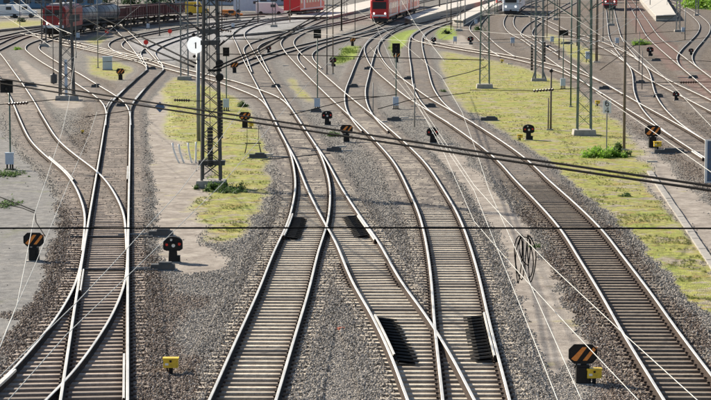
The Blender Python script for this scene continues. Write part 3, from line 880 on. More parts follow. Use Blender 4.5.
# ------------------------------------------------------------------ masts
def lattice_mast(px, py, h, w0, w1, mat, label, fine=True, pitch=0.8, base=True, arms=(), rot=0.0, face='x'):
    o = spot(px, py)
    e = thing('lattice_mast', label, 'mast', o, rot, 'catenary masts of the yard')
    def hw(z): return (w0 + (w1 - w0) * z / h) / 2
    L = 0.055 if w0 < 0.8 else 0.085
    corners = [(-1, -1), (1, -1), (1, 1), (-1, 1)]
    z0 = 0.35 if base else 0.0
    for a, b in corners:
        mb = MB()
        mb.bar((a * hw(z0), b * hw(z0), z0 - 0.1), (a * hw(h), b * hw(h), h), L, L)
        mb.obj('leg', [mat], e)
    braces = []
    z = z0 + 0.15; k = 0
    while z + pitch < h:
        for i in range(4):
            c0, c1 = corners[i], corners[(i + 1) % 4]
            za, zb = z, z + pitch
            A = (c0[0] * hw(za), c0[1] * hw(za), za); B = (c1[0] * hw(zb), c1[1] * hw(zb), zb)
            A2 = (c1[0] * hw(za), c1[1] * hw(za), za); B2 = (c0[0] * hw(zb), c0[1] * hw(zb), zb)
            braces.append((A, B))
            if i in (0, 2): braces.append((A2, B2))
        z += pitch; k += 1
    if fine:
        for A, B in braces:
            MB().bar(A, B, L * 0.55, L * 0.35).obj('brace', [mat], e)
    else:
        mb = MB()
        for A, B in braces: mb.bar(A, B, L * 0.55, L * 0.35)
        o2 = mb.obj('lattice', [mat], e)
    if base:
        mb = MB(); mb.box((0, 0, 0.12), (w0 + 0.55, w0 + 0.5, 0.42), 0, None, 0.92); mb.obj('footing', [M['concrete']], e)
    for (z, x0, x1) in arms:
        mb = MB(); mb.box(((x0 + x1) / 2, 0, z), (abs(x1 - x0), w1 * 1.1, 0.10)); mb.box(((x0 + x1) / 2, -w1 * 0.6, z - 0.06), (abs(x1 - x0), 0.04, 0.18))
        mb.obj('crossarm', [mat], e)
    return e
def insulator_string(a, b, parent, name='insulator', r=0.06, n=6):
    a = Vector(a); b = Vector(b); mb = MB()
    mb.tube([a, b], 0.018, 0, 6)
    for k in range(n):
        c = a.lerp(b, (k + 0.5) / n); d = (b - a).normalized() * 0.022
        mb.tube([c - d, c, c + d], [r * 0.45, r, r * 0.45], 0, 8)
    return mb.obj(name, [M['insulator']], parent)
def bracket(parent, z, reach, mat, droop=0.5):
    """cantilever arm: stay, tube, insulators and registration arm towards x = reach"""
    s = 1 if reach > 0 else -1
    mb = MB()
    mb.tube([(s * 0.25, 0, z), (reach, 0, z + 0.15)], 0.028, 0, 6)
    mb.tube([(s * 0.2, 0, z - 1.3), (reach * 0.82, 0, z + 0.12)], 0.032, 0, 6)
    mb.tube([(reach * 0.30, 0, z - 0.85), (reach * 1.02, 0, z - droop - 0.35)], 0.020, 0, 6)
    mb.obj('cantilever', [mat], parent)
    insulator_string((s * 0.25, 0, z), (s * 0.75, 0, z + 0.03), parent)
    insulator_string((s * 0.25, 0, z - 1.24), (s * 0.62, 0, z - 0.90), parent)

m1 = lattice_mast(67, 100, 10.5, 1.0, 0.55, M['steel_dark'], 'dark lattice mast with grey footing by the left freight track', True, 0.85)
bracket(m1, 7.6, 3.0, M['steel_grey']); bracket(m1, 6.9, -2.6, M['steel_grey'])
mb = MB(); mb.box((0.0, -0.40, 1.6), (0.20, 0.06, 2.6)); mb.obj('cable_board', [M['cabinet']], m1)
m2 = lattice_mast(211.5, 187, 10.5, 0.82, 0.50, M['steel_dark'], 'tall dark lattice mast with hanging weights right of the round sign', True, 0.62,
                  arms=((1.15, -0.55, 0.62), (6.45, -0.42, 0.42), (6.95, -0.45, 0.38)))
for (x, z0, z1) in ((-0.02, 0.95, 2.7), (0.42, 2.2, 3.9)):
    mb = MB(); nW = 12
    for k in range(nW):
        za = z0 + (z1 - z0) * k / nW
        mb.tube([(x, -0.45, za + 0.012), (x, -0.45, za + (z1 - z0) / nW - 0.012)], 0.125, 0, 12)
    mb.tube([(x, -0.45, z1), (x, -0.45, 8.2)], 0.014, 0, 6)
    mb.obj('tension_weight', [M['rubber']], m2)
mb = MB()
for z in (4.9, 5.5): mb.tube([(0.42, -0.62, z), (0.42, -0.30, z)], 0.17, 0, 14)
mb.box((0.2, -0.45, 5.2), (0.6, 0.08, 0.1)); mb.obj('tension_wheel', [M['black']], m2)
bracket(m2, 8.0, -2.4, M['steel_dark']); bracket(m2, 7.4, 2.4, M['steel_dark'])
for zz, s in ((8.3, 1), (7.7, 1), (7.0, 1)):
    insulator_string((0.35, -0.3, zz), (0.95, -0.3, zz - 0.1), m2, r=0.08)

m3 = lattice_mast(184.5, 80, 10.5, 0.62, 0.55, M['steel_grey'], 'thin grey lattice mast left of the round white sign', False, 0.7)
bracket(m3, 7.2, -3.0, M['steel_dark'])
m4 = lattice_mast(484.5, 88, 11, 0.75, 0.5, M['steel_green'], 'slim green lattice mast standing at the left of the yellow grass', True, 0.75)
bracket(m4, 8.1, -3.2, M['steel_green']); bracket(m4, 7.4, 2.8, M['steel_green'])
m6 = lattice_mast(584, 135, 11.5, 0.78, 0.62, M['steel_green'], 'tallest green lattice mast on a stone footing in the yellow grass', True, 0.72)
bracket(m6, 8.4, 3.0, M['steel_green']); bracket(m6, 7.8, -3.0, M['steel_green'])
def twin_mast(px, py, h, gap, mat, label):
    o = spot(px, py); e = thing('twin_leg_mast', label, 'mast', o, 0, 'catenary masts of the yard')
    for s in (-1, 1):
        mb = MB(); mb.bar((s * gap / 2, 0, 0.2), (s * gap / 2 * 0.9, 0, h), 0.10, 0.16)
        mb.add([(s * gap / 2 - .05, -.09, .9), (s * gap / 2 + .05, -.09, .9), (s * gap / 2 + .05 + .26 * s, -.22, .15), (s * gap / 2 - .05 + .26 * s, -.22, .15)], [(0, 1, 2, 3)])
        mb.bar((s * gap / 2, 0, 0.8), (s * (gap / 2 + 0.22), 0, 0.1), 0.06); mb.obj('leg', [mat], e)
    z = 0.9; k = 0
    while z < h - 0.6:
        s = 1 if k % 2 else -1
        MB().bar((s * gap / 2, 0, z), (-s * gap / 2, 0, z + 0.7), 0.04, 0.05).obj('brace', [mat], e); z += 0.7; k += 1
    mb = MB(); mb.box((0, 0, 0.08), (gap + 0.7, 0.7, 0.3), 0, None, 0.9); mb.obj('footing', [M['concrete']], e)
    return e
m5 = twin_mast(539, 81, 11, 0.62, M['steel_grey'], 'pale grey twin leg mast behind the yellow grass')
bracket(m5, 7.9, -2.8, M['steel_grey']); bracket(m5, 7.2, 2.6, M['steel_grey'])
mb = MB()
for k in range(9): mb.tube([(-0.62, -0.2, 0.9 + k * 0.24), (-0.62, -0.2, 1.1 + k * 0.24)], 0.10, 0, 10)
mb.tube([(-0.62, -0.2, 3.0), (-0.62, -0.2, 8)], 0.012, 0, 5); mb.obj('tension_weight', [M['under']], m5)
mb = MB()
for k in range(7): mb.tube([(0.42, -0.2, 1.6 + k * 0.24), (0.42, -0.2, 1.8 + k * 0.24)], 0.09, 0, 10)
mb.tube([(0.42, -0.2, 3.3), (0.42, -0.2, 8)], 0.012, 0, 5); mb.obj('tension_weight', [M['under']], m5)

def pole(px, py, h, r, mat, label, name='steel_pole', cap=None, group='poles of the yard', footing=True):
    o = spot(px, py); e = thing(name, label, 'pole', o, 0, group)
    mb = MB(); mb.tube([(0, 0, -0.1), (0, 0, h * 0.5), (0, 0, h)], [r, r * 0.95, r * 0.85], 0, 8); mb.obj('shaft', [mat], e, True)
    if footing:
        mb = MB(); mb.box((0, 0, 0.02), (r * 5, r * 5, 0.12), 0, None, 0.9); mb.obj('footing', [M['concrete']], e)
    if cap:
        mb = MB(); mb.tube([(0, 0, h - 0.02), (0, 0, h + 0.10), (0, 0, h + 0.16)], [r * 1.9, r * 1.9, r * 0.6], 0, 8); mb.obj('cap', [M['black']], e)
    return e
pole(624, 150, 9.5, 0.075, M['brown_post'], 'tall brown pole right of the speed sign and weeds')
pole(570.7, 107, 9.5, 0.055, M['steel_green'], 'thin green pole left of the tallest green mast')
pole(550.7, 130, 3.45, 0.062, M['brown_post'], 'capped brown post in the yellow grass, taller one of two', 'wooden_post', True)
pole(548.2, 130, 1.9, 0.045, M['brown_post'], 'short brown post in the yellow grass beside the capped one', 'wooden_post')
pole(297 + 30, 75, 9.0, 0.05, M['steel_dark'], 'thin dark pole behind the dark post signal near the green weeds')
pole(333, 74, 9.0, 0.05, M['brown_post'], 'thin brown pole next to a dark one near the green weeds')
pole(341.5, 31, 10, 0.11, M['black'], 'black pole standing left of the red passenger train')
pole(439.5, 12, 9, 0.12, M['under'], 'dark pole on the platform right of the red passenger train')
pole(559, 60, 9, 0.07, M['brown_post'], 'brown pole behind the twin leg mast')
pole(596.5, 62, 9, 0.14, M['brown_post'], 'thick brown pole behind the tallest green mast')
pole(131, 34, 8, 0.08, M['steel_dark'], 'dark pole in front of the brown wagons', )
pole(98, 68, 9.5, 0.045, M['steel_grey'], 'thin grey pole right of the dark lattice mast')
pole(159.5, 36, 8, 0.08, M['steel_dark'], 'dark pole right of the brown wagons')
pole(53.5, 84, 8, 0.03, M['steel_dark'], 'thin dark rod holding the grey drum left of the lattice mast')

# round white sign with a figure 1 on a post
o = spot(198.6, 141); e = thing('round_sign', 'round white sign with a black figure 1 left of the tall dark mast', 'sign', o)
mb = MB(); mb.tube([(0, 0, -.1), (0, 0, 4.9)], 0.105, 0, 10); mb.tube([(0, 0, 4.9), (0, 0, 8.2)], 0.05, 0, 8); mb.obj('post', [M['steel_grey']], e, True)
zc = (141 - 44.5) / ppm(141)
mb = MB(); mb.tube([(-0.13, -0.20, zc), (-0.13, -0.13, zc)], 0.46, 0, 32); dsc = mb.obj('disc', [M['glow_white']], e)
mb = MB()
mb.box((-0.11, -0.208, zc - 0.02), (0.07, 0.012, 0.34)); mb.bar((-0.11, -0.208, zc + 0.15), (-0.21, -0.208, zc + 0.06), 0.05, 0.012)
g1 = mb.obj('figure', [M['black']], dsc)
mb = MB(); mb.sphere((-0.23, -0.1, zc + 0.56), 0.11, 0, 10); mb.sphere((-0.2, -0.1, zc - 0.62), 0.09, 0, 10); mb.obj('lamp_hood', [M['black']], e)

# ------------------------------------------------------------------ signals
OCT = [(-.33, -.10), (-.33, .10), (-.21, .22), (.21, .22), (.33, .10), (.33, -.10), (.21, -.22), (-.21, -.22)]
def striped_dwarf(px, py, label, box=0, s=1.0, rz=0.0):
    """black dwarf signal: octagonal board with two slanting orange stripes on a housing"""
    o = spot(px, py); e = thing('striped_dwarf_signal', label, 'signal', o, rz, 'dwarf signals with orange stripes')
    zc = 0.73 * s
    mb = MB(); mb.prism([(x * s, zc + z * s) for x, z in OCT], -0.02, 0.05); brd = mb.obj('board', [M['black']], e)
    rim = MB()
    for i in range(8):
        a, b = OCT[i], OCT[(i + 1) % 8]
        rim.bar((a[0] * s, -0.025, zc + a[1] * s), (b[0] * s, -0.025, zc + b[1] * s), 0.022, 0.03)
    rim.obj('rim', [M['black']], brd)
    for (x0, x1) in ((-.27, -.01), (-.01, .25)):
        mb = MB(); w = 0.105 * s
        pl = [(x0 * s, zc - .165 * s), (x0 * s + w, zc - .165 * s), (x1 * s + w, zc + .165 * s), (x1 * s, zc + .165 * s)]
        if x0 < -.2: pl = [(-.28 * s, zc - .12 * s), (-.20 * s, zc - .165 * s), (-.14 * s, zc - .165 * s), (x1 * s + w, zc + .165 * s), (x1 * s, zc + .165 * s)]
        mb.prism(list(reversed(pl)), -0.034, -0.021); mb.obj('stripe', [M['orange']], brd)
    mb = MB()
    mb.box((0, 0.04, 0.24 * s), (0.33 * s, 0.30 * s, 0.46 * s), 0, None, 0.93); mb.box((0.02, 0.03, 0.50 * s), (0.14 * s, 0.14 * s, 0.14 * s))
    mb.box((-0.03, -0.12 * s, 0.30 * s), (0.20 * s, 0.03, 0.22 * s)); mb.tube([(-.2 * s, .0, .38 * s), (-.14 * s, .0, .50 * s), (-.05, .02, .55 * s)], 0.02, 0, 6)
    mb.obj('housing', [M['black']], e)
    mb = MB(); mb.box((0, 0.03, -0.02), (0.5 * s, 0.42 * s, 0.1)); mb.obj('footing', [M['concrete']], e)
    return e
def yellow_box(px, py, label, s=1.0, rz=0.0):
    o = spot(px, py); e = thing('yellow_box', label, 'junction box', o, rz, 'yellow junction boxes beside the tracks')
    mb = MB(); mb.box((0, 0, 0.27 * s), (0.34 * s, 0.20 * s, 0.19 * s)); bo = mb.obj('case', [M['yellow']], e)
    mb = MB(); mb.box((0, 0, 0.385 * s), (0.37 * s, 0.23 * s, 0.035 * s)); mb.obj('lid', [M['yellow']], e)
    MB().box((0.0, -.106 * s, 0.33 * s), (.05 * s, .016, .05 * s)).obj('latch', [M['black']], bo); MB().box((-.09 * s, -.103 * s, 0.26 * s), (.08 * s, .008, .05 * s)).obj('plate', [M['white']], bo)
    mb = MB(); mb.box((0, 0.0, 0.06), (0.09 * s, 0.07 * s, 0.26)); mb.tube([(-.08 * s, 0, .18 * s), (-.1 * s, 0, .02), (-.2 * s, -.06, -.01)], 0.022, 0, 6)
    mb.obj('stand', [M['black']], e)
    return e
def light_dwarf(px, py, label, s=1.0, rz=0.0, lit=True):
    """black dwarf signal: arched head with two red and two white lenses"""
    o = spot(px, py); e = thing('dwarf_light_signal', label, 'signal', o, rz, 'dwarf signals with red and white lenses')
    zc = 0.62 * s
    arch = [(-.32, -.17), (-.32, .04)] + [(-.32 * math.cos(a), .06 + .19 * math.sin(a)) for a in (0.35, 0.75, 1.2, 1.57, 1.94, 2.4, 2.8)] + [(.32, .04), (.32, -.17), (.22, -.23), (-.22, -.23)]
    mb = MB(); mb.prism([(x * s, zc + z * s) for x, z in arch], -0.05, 0.14); hd = mb.obj('head', [M['black']], e)
    for (x, z, mt, r) in ((-.20, -.02, 'red', .045), (.22, .0, 'red', .05), (.02, -.05, 'white', .06), (-.05, .14, 'white', .04)):
        mb = MB(); mb.tube([(x * s, -0.075, zc + z * s), (x * s, -0.045, zc + z * s)], r * s, 0, 10); mb.obj('lens', [M[mt]], hd)
        mb = MB(); mb.box((x * s, -0.10, zc + (z + r * 1.25) * s), (r * 2.3 * s, 0.12, 0.012)); mb.obj('hood', [M['black']], hd)
    mb = MB(); mb.box((0, 0.04, 0.20 * s), (0.30 * s, 0.26 * s, 0.42 * s), 0, None, 0.85); mb.box((.19 * s, 0.02, .12 * s), (.1 * s, .18 * s, .22 * s)); mb.obj('housing', [M['black']], e)
    mb = MB(); mb.box((0, 0.03, -0.02), (0.46 * s, 0.4 * s, 0.1)); mb.obj('footing', [M['concrete']], e)
    return e
striped_dwarf(582.5, 384, 'orange striped dwarf signal beside the yellow box at the lower right')
yellow_box(594, 384.5, 'yellow box touching the orange striped dwarf signal at the lower right', 1.0)
striped_dwarf(34, 261, 'orange striped dwarf signal on the blue grey asphalt at the left')
striped_dwarf(120.5, 80, 'orange striped dwarf signal on the small grass patch below the pale blue cabinet')
striped_dwarf(245, 128, 'orange striped dwarf signal right of the tall dark mast')
yellow_box(251, 128.5, 'yellow box beside the dwarf signal right of the tall dark mast', 0.9)
striped_dwarf(346.5, 142, 'orange striped dwarf signal between the middle tracks with a weed behind')
striped_dwarf(655 - 2.5, 148 , 'orange striped dwarf signal between the weeds and the right edge tracks', s=0.0 + 1.25)
yellow_box(657.5, 150, 'yellow box below the dwarf signal near the right edge', 1.15)
striped_dwarf(234.5, 73, 'orange striped dwarf signal left of the upper middle points')
striped_dwarf(396.5, 62.5, 'orange striped dwarf signal on the bright green weed strip')
striped_dwarf(352.5, 46, 'orange striped dwarf signal above the round green weed patch')
yellow_box(171, 374, 'lone yellow box on brown gravel at the bottom left', 1.05)
yellow_box(597.5, 106, 'yellow box at the back edge of the grass right of the tallest mast', 0.95)
yellow_box(502, 63, 'yellow box lying near the slim green mast', 0.9)
yellow_box(520, 140.5, 'small yellow box left of the dwarf light signal in the grass', 0.85)
yellow_box(82.5, 133.5, 'small yellow box between two left hand tracks', 0.5)
light_dwarf(528.5, 140, 'dwarf light signal in yellow grass with long shadow')
light_dwarf(173, 262, 'dwarf light signal beside the point machine right of the straight left track')
light_dwarf(327, 125, 'dwarf light signal between the middle tracks below a pale box')
light_dwarf(432.5, 143, 'dwarf light signal on bare dirt between two curving tracks')
light_dwarf(268.5, 53.5, 'small dwarf light signal between the upper middle tracks', 0.9)
light_dwarf(333, 66.5, 'dwarf light signal at the foot of two thin poles', 1.0)
light_dwarf(433.5, 45, 'dwarf light signal left of the green weed clump near the platforms', 1.0)
light_dwarf(470.5, 44.5, 'dwarf light signal on dirt left of the slim green mast', 1.1)
light_dwarf(650, 56, 'dwarf light signal beside the small green weed at the upper right', 1.1)
light_dwarf(691, 55.5, 'small dwarf light signal inside the far right bow track', 0.8)
light_dwarf(676, 101, 'small dwarf light signal on gravel near the right edge', 0.75)

def post_signal(px, py_top, py, label, w=0.42, h=0.50, foot=True, lens=None, wide=False, xo=0.0):
    """dark hooded signal head on a thin post with a pale box at its foot"""
    o = spot(px, py); e = thing('post_signal', label, 'signal', o, 0, 'dark signals on thin posts')
    H = (py - py_top) / ppm(py)
    mb = MB(); mb.tube([(0, 0, -.05), (0, 0, H)], 0.04, 0, 8); mb.obj('post', [M['steel_green']], e, True)
    mb = MB(); mb.box((xo, -0.08, H - h / 2), (w, 0.14, h)); mb.box((xo, -0.20, H - 0.02), (w * 1.04, 0.22, 0.03)); hd = mb.obj('head', [M['black']], e)
    for k, z in enumerate((0.3, 0.7)):
        mb = MB(); mb.tube([(xo, -0.165, H - h * z), (xo, -0.148, H - h * z)], 0.07, 0, 12); mb.obj('lens', [M[lens] if (lens and k == 0) else M['train_glass']], hd)
        mb = MB(); mb.tube([(xo, -0.25, H - h * z), (xo, -0.15, H - h * z)], 0.085, 0, 12, False); mb.obj('hood', [M['black']], hd)
    if foot:
        mb = MB(); mb.box((-0.02, -0.12, 0.52), (0.38, 0.24, 0.52)); mb.box((-.02, -.12, .80), (.42, .28, .04)); mb.obj('foot_box', [M['cabinet']], e)
        mb = MB(); mb.box((-0.14, -0.1, 0.12), (0.07, 0.1, 0.3)); mb.box((0.12, -0.1, 0.12), (0.07, 0.1, 0.3)); mb.box((0, -.1, 0.0), (.5, .3, .08)); mb.obj('foot_stand', [M['black']], e)
    return e
post_signal(10.5, 79, 169, 'post signal with black head and pale box at the far left edge', 0.60, 0.62, xo=-0.12)
post_signal(226.5, 47, 111, 'post signal with dark head just right of the tall dark mast', 0.42, 0.58)
post_signal(317.5, 29, 110.5, 'post signal with dark head in the centre top of the yard', 0.50, 0.60)
post_signal(396, 43, 109, 'post signal with dark head above the bright weed strip', 0.52, 0.66)
post_signal(563, 36 - 6, 89, 'post signal with wide dark head and white box behind the yellow grass', 0.72, 0.42)
def small_box(px, py, label, s=1.0, mat='cabinet'):
    o = spot(px, py); e = thing('relay_box', label, 'cabinet', o, 0, 'pale relay boxes on short legs')
    mb = MB(); mb.box((0, 0, .58 * s), (.42 * s, .26 * s, .56 * s)); mb.box((0, 0, .88 * s), (.47 * s, .31 * s, .04)); b_ = mb.obj('case', [M[mat]], e)
    mb = MB(); mb.box((.12 * s, -.135 * s, .58 * s), (.02, .02, .12)); mb.obj('handle', [M['black']], b_)
    for x in (-.14, .14): MB().box((x * s, 0, .14 * s), (.06, .06, .34 * s)).obj('leg', [M['black']], e)
    return e
small_box(512.5, 46, 'white relay box on legs below the white and blue train', 1.1)
small_box(588, 62.5, 'white relay box behind the tallest green mast', 1.2)
o = spot(107.5, 70); e = thing('equipment_cabinet', 'pale blue equipment cabinet on the grass strip right of the dark lattice mast', 'cabinet', o)
mb = MB(); mb.box((0, 0, .62), (.82, .5, 1.1)); c_ = mb.obj('case', [M['cabinet']], e)
MB().box((0, 0, 1.2), (.92, .6, .07)).obj('roof', [M['cabinet']], e); MB().box((0, 0, .0), (.9, .55, .16)).obj('plinth', [M['concrete']], e)
for x in (-.2, .2): MB().box((x, -.256, .62), (.38, .014, 1.0)).obj('door', [M['cabinet']], e)

# drum hung on the thin rod
o = spot(54, 84.5); e = thing('hanging_drum', 'grey drum fixed to the thin rod left of the dark lattice mast', 'drum', o)
mb = MB(); mb.tube([(0, -.1, .1), (0, -.1, .16), (0, -.1, .78), (0, -.1, .84)], [.22, .27, .27, .22], 0, 14); mb.obj('body', [M['steel_dark']], e)
mb = MB(); mb.tube([(0, -.1, .84), (0, -.1, .96)], .08, 0, 8); mb.obj('neck', [M['black']], e)

# speed sign 6 over 4
o = spot(606.5, 150); e = thing('speed_sign', 'small white speed sign reading 6 and 4 on a post above the weeds', 'sign', o)
k_ = ppm(150)
mb = MB(); mb.tube([(0, 0, -.1), (0, 0, (150 - 98) / k_)], .03, 0, 8); mb.obj('post', [M['steel_grey']], e)
zc = (150 - 106.5) / k_
mb = MB(); mb.box((0, -.05, zc), (.44, .03, .68)); bd_ = mb.obj('board', [M['white']], e)
for s_, pl in (('6', [(.08, .13), (.02, .16), (-.06, .12), (-.09, .02), (-.09, -.06), (-.04, -.13), (.04, -.13), (.09, -.07), (.08, 0), (.02, .04), (-.05, .02), (-.08, -.04)]),
               ('4', [(.05, -.15), (.05, .15), (-.10, -.06), (.11, -.06)])):
    zz = zc + (.18 if s_ == '6' else -.17)
    MB().tube([(x, -.075, zz + z) for x, z in pl], .024, 0, 6).obj('digit', [M['black']], bd_)

# blue diamond on the twin cables is built with them below
# panel with grid at the right edge
o = spot(708.5, 183); e = thing('grid_panel', 'white framed panel with dark grid cut by the right edge', 'panel', o)
kk = ppm(183); hh = (183 - 139) / kk
mb = MB()
for x in (-.13, .55): mb.box((x, 0, hh / 2), (.11, .06, hh))
for z in (.05, hh - .03): mb.box((.21, 0, z), (.68, .062, .06))
mb.obj('frame', [M['white']], e)
MB().box((.21, .02, hh / 2), (.62, .02, hh - .1)).obj('backing', [M['blue_plate']], e)
for k in range(1, 4): MB().box((-.13 + .17 * k, -.01, hh / 2), (.018, .03, hh - .12)).obj('bar', [M['steel_grey']], e)
for k in range(1, 9): MB().box((.21, -.012, hh * k / 9), (.62, .02, .018)).obj('bar', [M['steel_grey']], e)

# ------------------------------------------------------------------ point machines, rods, trough
def point_machine(px, py, w, label, rz=0.0, rods=1.5, side=-1, mat='steel_dark'):
    o = spot(px, py); e = thing('point_machine', label, 'point machine', o, rz, 'point machines beside the turnouts')
    mb = MB(); mb.box((0, 0, .12), (w, .34, .18), 0, None, .94); mb.box((w * .1, 0, .24), (w * .55, .26, .08), 0, None, .9); mb.obj('case', [M[mat]], e)
    MB().box((0, 0, .0), (w * 1.15, .5, .08)).obj('base_plate', [M['steel_grey']], e)
    for dy in (-.12, .1):
        mb = MB(); mb.tube([(side * w / 2, dy, .09), (side * (w / 2 + rods), dy, .07)], .02, 0, 6); mb.obj('rod', [M['steel_grey']], e)
    return e
point_machine(161, 236.5, .9, 'long dark point machine right of the straight track just above the dwarf light signal', rods=1.1)
point_machine(163, 270, .8, 'point machine with rods below the dwarf light signal', rods=.9)
point_machine(258, 158, .9, 'point machine lying on gravel left of the middle turnout', side=1, rods=1.2)
point_machine(334, 152, .8, 'point machine just right of the middle turnout blades', rods=.8)
point_machine(490 - 1, 120.5, 1.1, 'dark point machine at the corner of the yellow grass', rods=1.4)
point_machine(669, 153.5, 1.6, 'long low dark point machine near the right edge panel', side=1, rods=.8)
point_machine(656, 58 + 3, .9, 'point machine below the small green weed at the upper right', rods=.7)
point_machine(394, 121, .9, 'point machine with several rods between the middle right tracks', side=1, rods=1.6)
point_machine(122, 107, .7, 'point machine at the merging tracks left of the bare dirt', rods=1.0)
point_machine(30, 86.5, .9, 'point machine on the ground at the left edge turnout', rods=.8)
# rods lying across tracks
def rods(x0, y0, x1, y1, label, r=0.022, z=0.06, mat='rail_rust'):
    a, b = at(x0, y0, z), at(x1, y1, z)
    mb = MB(); d = b - a
    mb.tube([(0, 0, z), (d.x, d.y, z)], r, 0, 6)
    o = mb.obj('throw_rod', [M[mat]]); o.location = (a.x, a.y, 0)
    tag(o, label, 'rod')
rods(86, 117, 132, 110, 'rusty throw rod across the two merging left tracks', .03, .19)
rods(70, 236.5, 158, 237, 'upper steel throw rod under the straight left track', .03, .03, 'steel_dark')
rods(66, 269, 158, 270, 'lower steel throw rod under the straight left track', .03, .03, 'steel_dark')
rods(262, 160, 330, 153, 'steel throw rod across the middle turnout', .025, .03, 'steel_dark')

def trough():
    pts = [at(649.5, 171, 0), at(711, 262, 0), at(745, 312, 0)]
    e = thing('cable_trough', 'line of long concrete trough slabs running through the grass at the right', 'cable trough', (pts[0].x, pts[0].y, 0))
    a = pts[0]; d = (pts[1] - pts[0]); L = d.length; d.normalize(); n = Vector((d.y, -d.x, 0))
    ang = math.atan2(d.y, d.x)
    k = 0; s = 0
    me = MB().box((0, 0, 0), (.96, .25, .14)).mesh('slab', [M['concrete']])
    while s < L + 10:
        c = a + d * (s + .5)
        ob = link('slab', me, e); ob.location = (c.x - a.x, c.y - a.y, gz(c.x, c.y) + 0.02 + random.uniform(-.008, .008)); ob.rotation_euler = (random.uniform(-.01, .01), 0, ang + random.uniform(-.012, .012))
        s += 1.0
trough()

# four bent pale pipes
o = spot(188, 163)
for k, (x, lean, h, lab) in enumerate(((-.42, -.35, 1.05, 'leftmost of the four bent pale rails standing at the grass edge'), (-.18, -.28, .98, 'second from left of the four bent pale rails at the grass edge'),
                                  (.20, -.20, 1.05, 'third of the four bent pale rails at the grass edge'), (.38, .05, 1.1, 'straightest and rightmost of the four pale rails at the grass edge'))):
    mb = MB(); pts = [(lean * math.sin(t * 1.4) * 1.0 * (1 if k < 3 else .4), 0.02 * t, h * t - 0.05) for t in (0, .2, .4, .6, .8, 1.0)]
    mb.tube(pts, .05, 0, 6); ob = mb.obj('bent_rail', [M['white']], None, True); ob.location = (o.x + x + (.0 if k < 3 else 0), o.y, o.z)
    tag(ob, lab, 'bent rail', 'bent pale rails at the grass edge')
# low trestle
o = spot(253, 153); e = thing('wire_trestle', 'small dark wire trestle standing on the gravel edge right of the tall mast', 'trestle', o)
for s in (-1, 1):
    for yy in (-.3, .3):
        MB().tube([(s * .3, 0, .55), (s * .42, yy, 0)], .022, 0, 6).obj('leg', [M['under']], e)
    MB().tube([(s * .3, 0, .5), (s * .3, 0, 1.4)], .014, 0, 5).obj('rod', [M['under']], e)
MB().tube([(-.42, 0, .52), (.42, 0, .52)], .03, 0, 6).obj('crossbar', [M['under']], e)
# brick fragment
ob = MB().box((0, 0, .04), (.18, .11, .09), 0, Matrix.Rotation(.5, 3, 'Z')).obj('red_brick', [M['brick_red']]); ob.location = spot(341, 330); tag(ob, 'broken red brick on grey gravel between two middle tracks', 'brick')
# red stop discs in the ladder area
for (x, y, lab) in ((146, 48, 'red disc marker in front of the curving pale track'), (170, 36, 'red disc marker near the round white sign'), (107, 36, 'red disc marker below the brown wagons')):
    o = spot(x, y); e = thing('disc_marker', lab, 'marker', o, 0, 'small red disc markers')
    MB().tube([(0, 0, 0), (0, 0, .4)], .04, 0, 6).obj('stake', [M['black']], e)
    mb = MB(); mb.tube([(0, -.03, .6), (0, .03, .6)], .28, 0, 14); mb.obj('disc', [M['red']], e)

# ------------------------------------------------------------------ plants
def leaf_mat(name, a, b_):
    m, nt, b = nodes_mat(name)
    oi = N(nt, 'ShaderNodeObjectInfo')
    n = noise(nt, 6, 3, 0.6, geo_pos(nt))
    nt.links.new(ramp(nt, n, [(0.3, a), (0.7, b_)]), b.inputs['Base Color']); b.inputs['Roughness'].default_value = 0.55
    b.inputs['Transmission Weight'].default_value = 0.0
    tl = N(nt, 'ShaderNodeBsdfTranslucent'); nt.links.new(ramp(nt, n, [(0.3, a), (0.7, b_)]), tl.inputs[0])
    ms = N(nt, 'ShaderNodeMixShader'); ms.inputs[0].default_value = 0.45
    nt.links.new(b.outputs[0], ms.inputs[1]); nt.links.new(tl.outputs[0], ms.inputs[2])
    nt.links.new(ms.outputs[0], nt.nodes['Material Output'].inputs[0])
    return m
M['leaf_bright'] = leaf_mat('bright_leaves', (0.16, 0.33, 0.03), (0.36, 0.55, 0.09))
M['leaf_mid'] = leaf_mat('mid_leaves', (0.05, 0.11, 0.03), (0.13, 0.21, 0.06))
M['leaf_dark'] = leaf_mat('dark_leaves', (0.02, 0.045, 0.02), (0.05, 0.09, 0.035))
M['leaf_blue'] = leaf_mat('bluish_leaves', (0.03, 0.075, 0.05), (0.075, 0.14, 0.09))
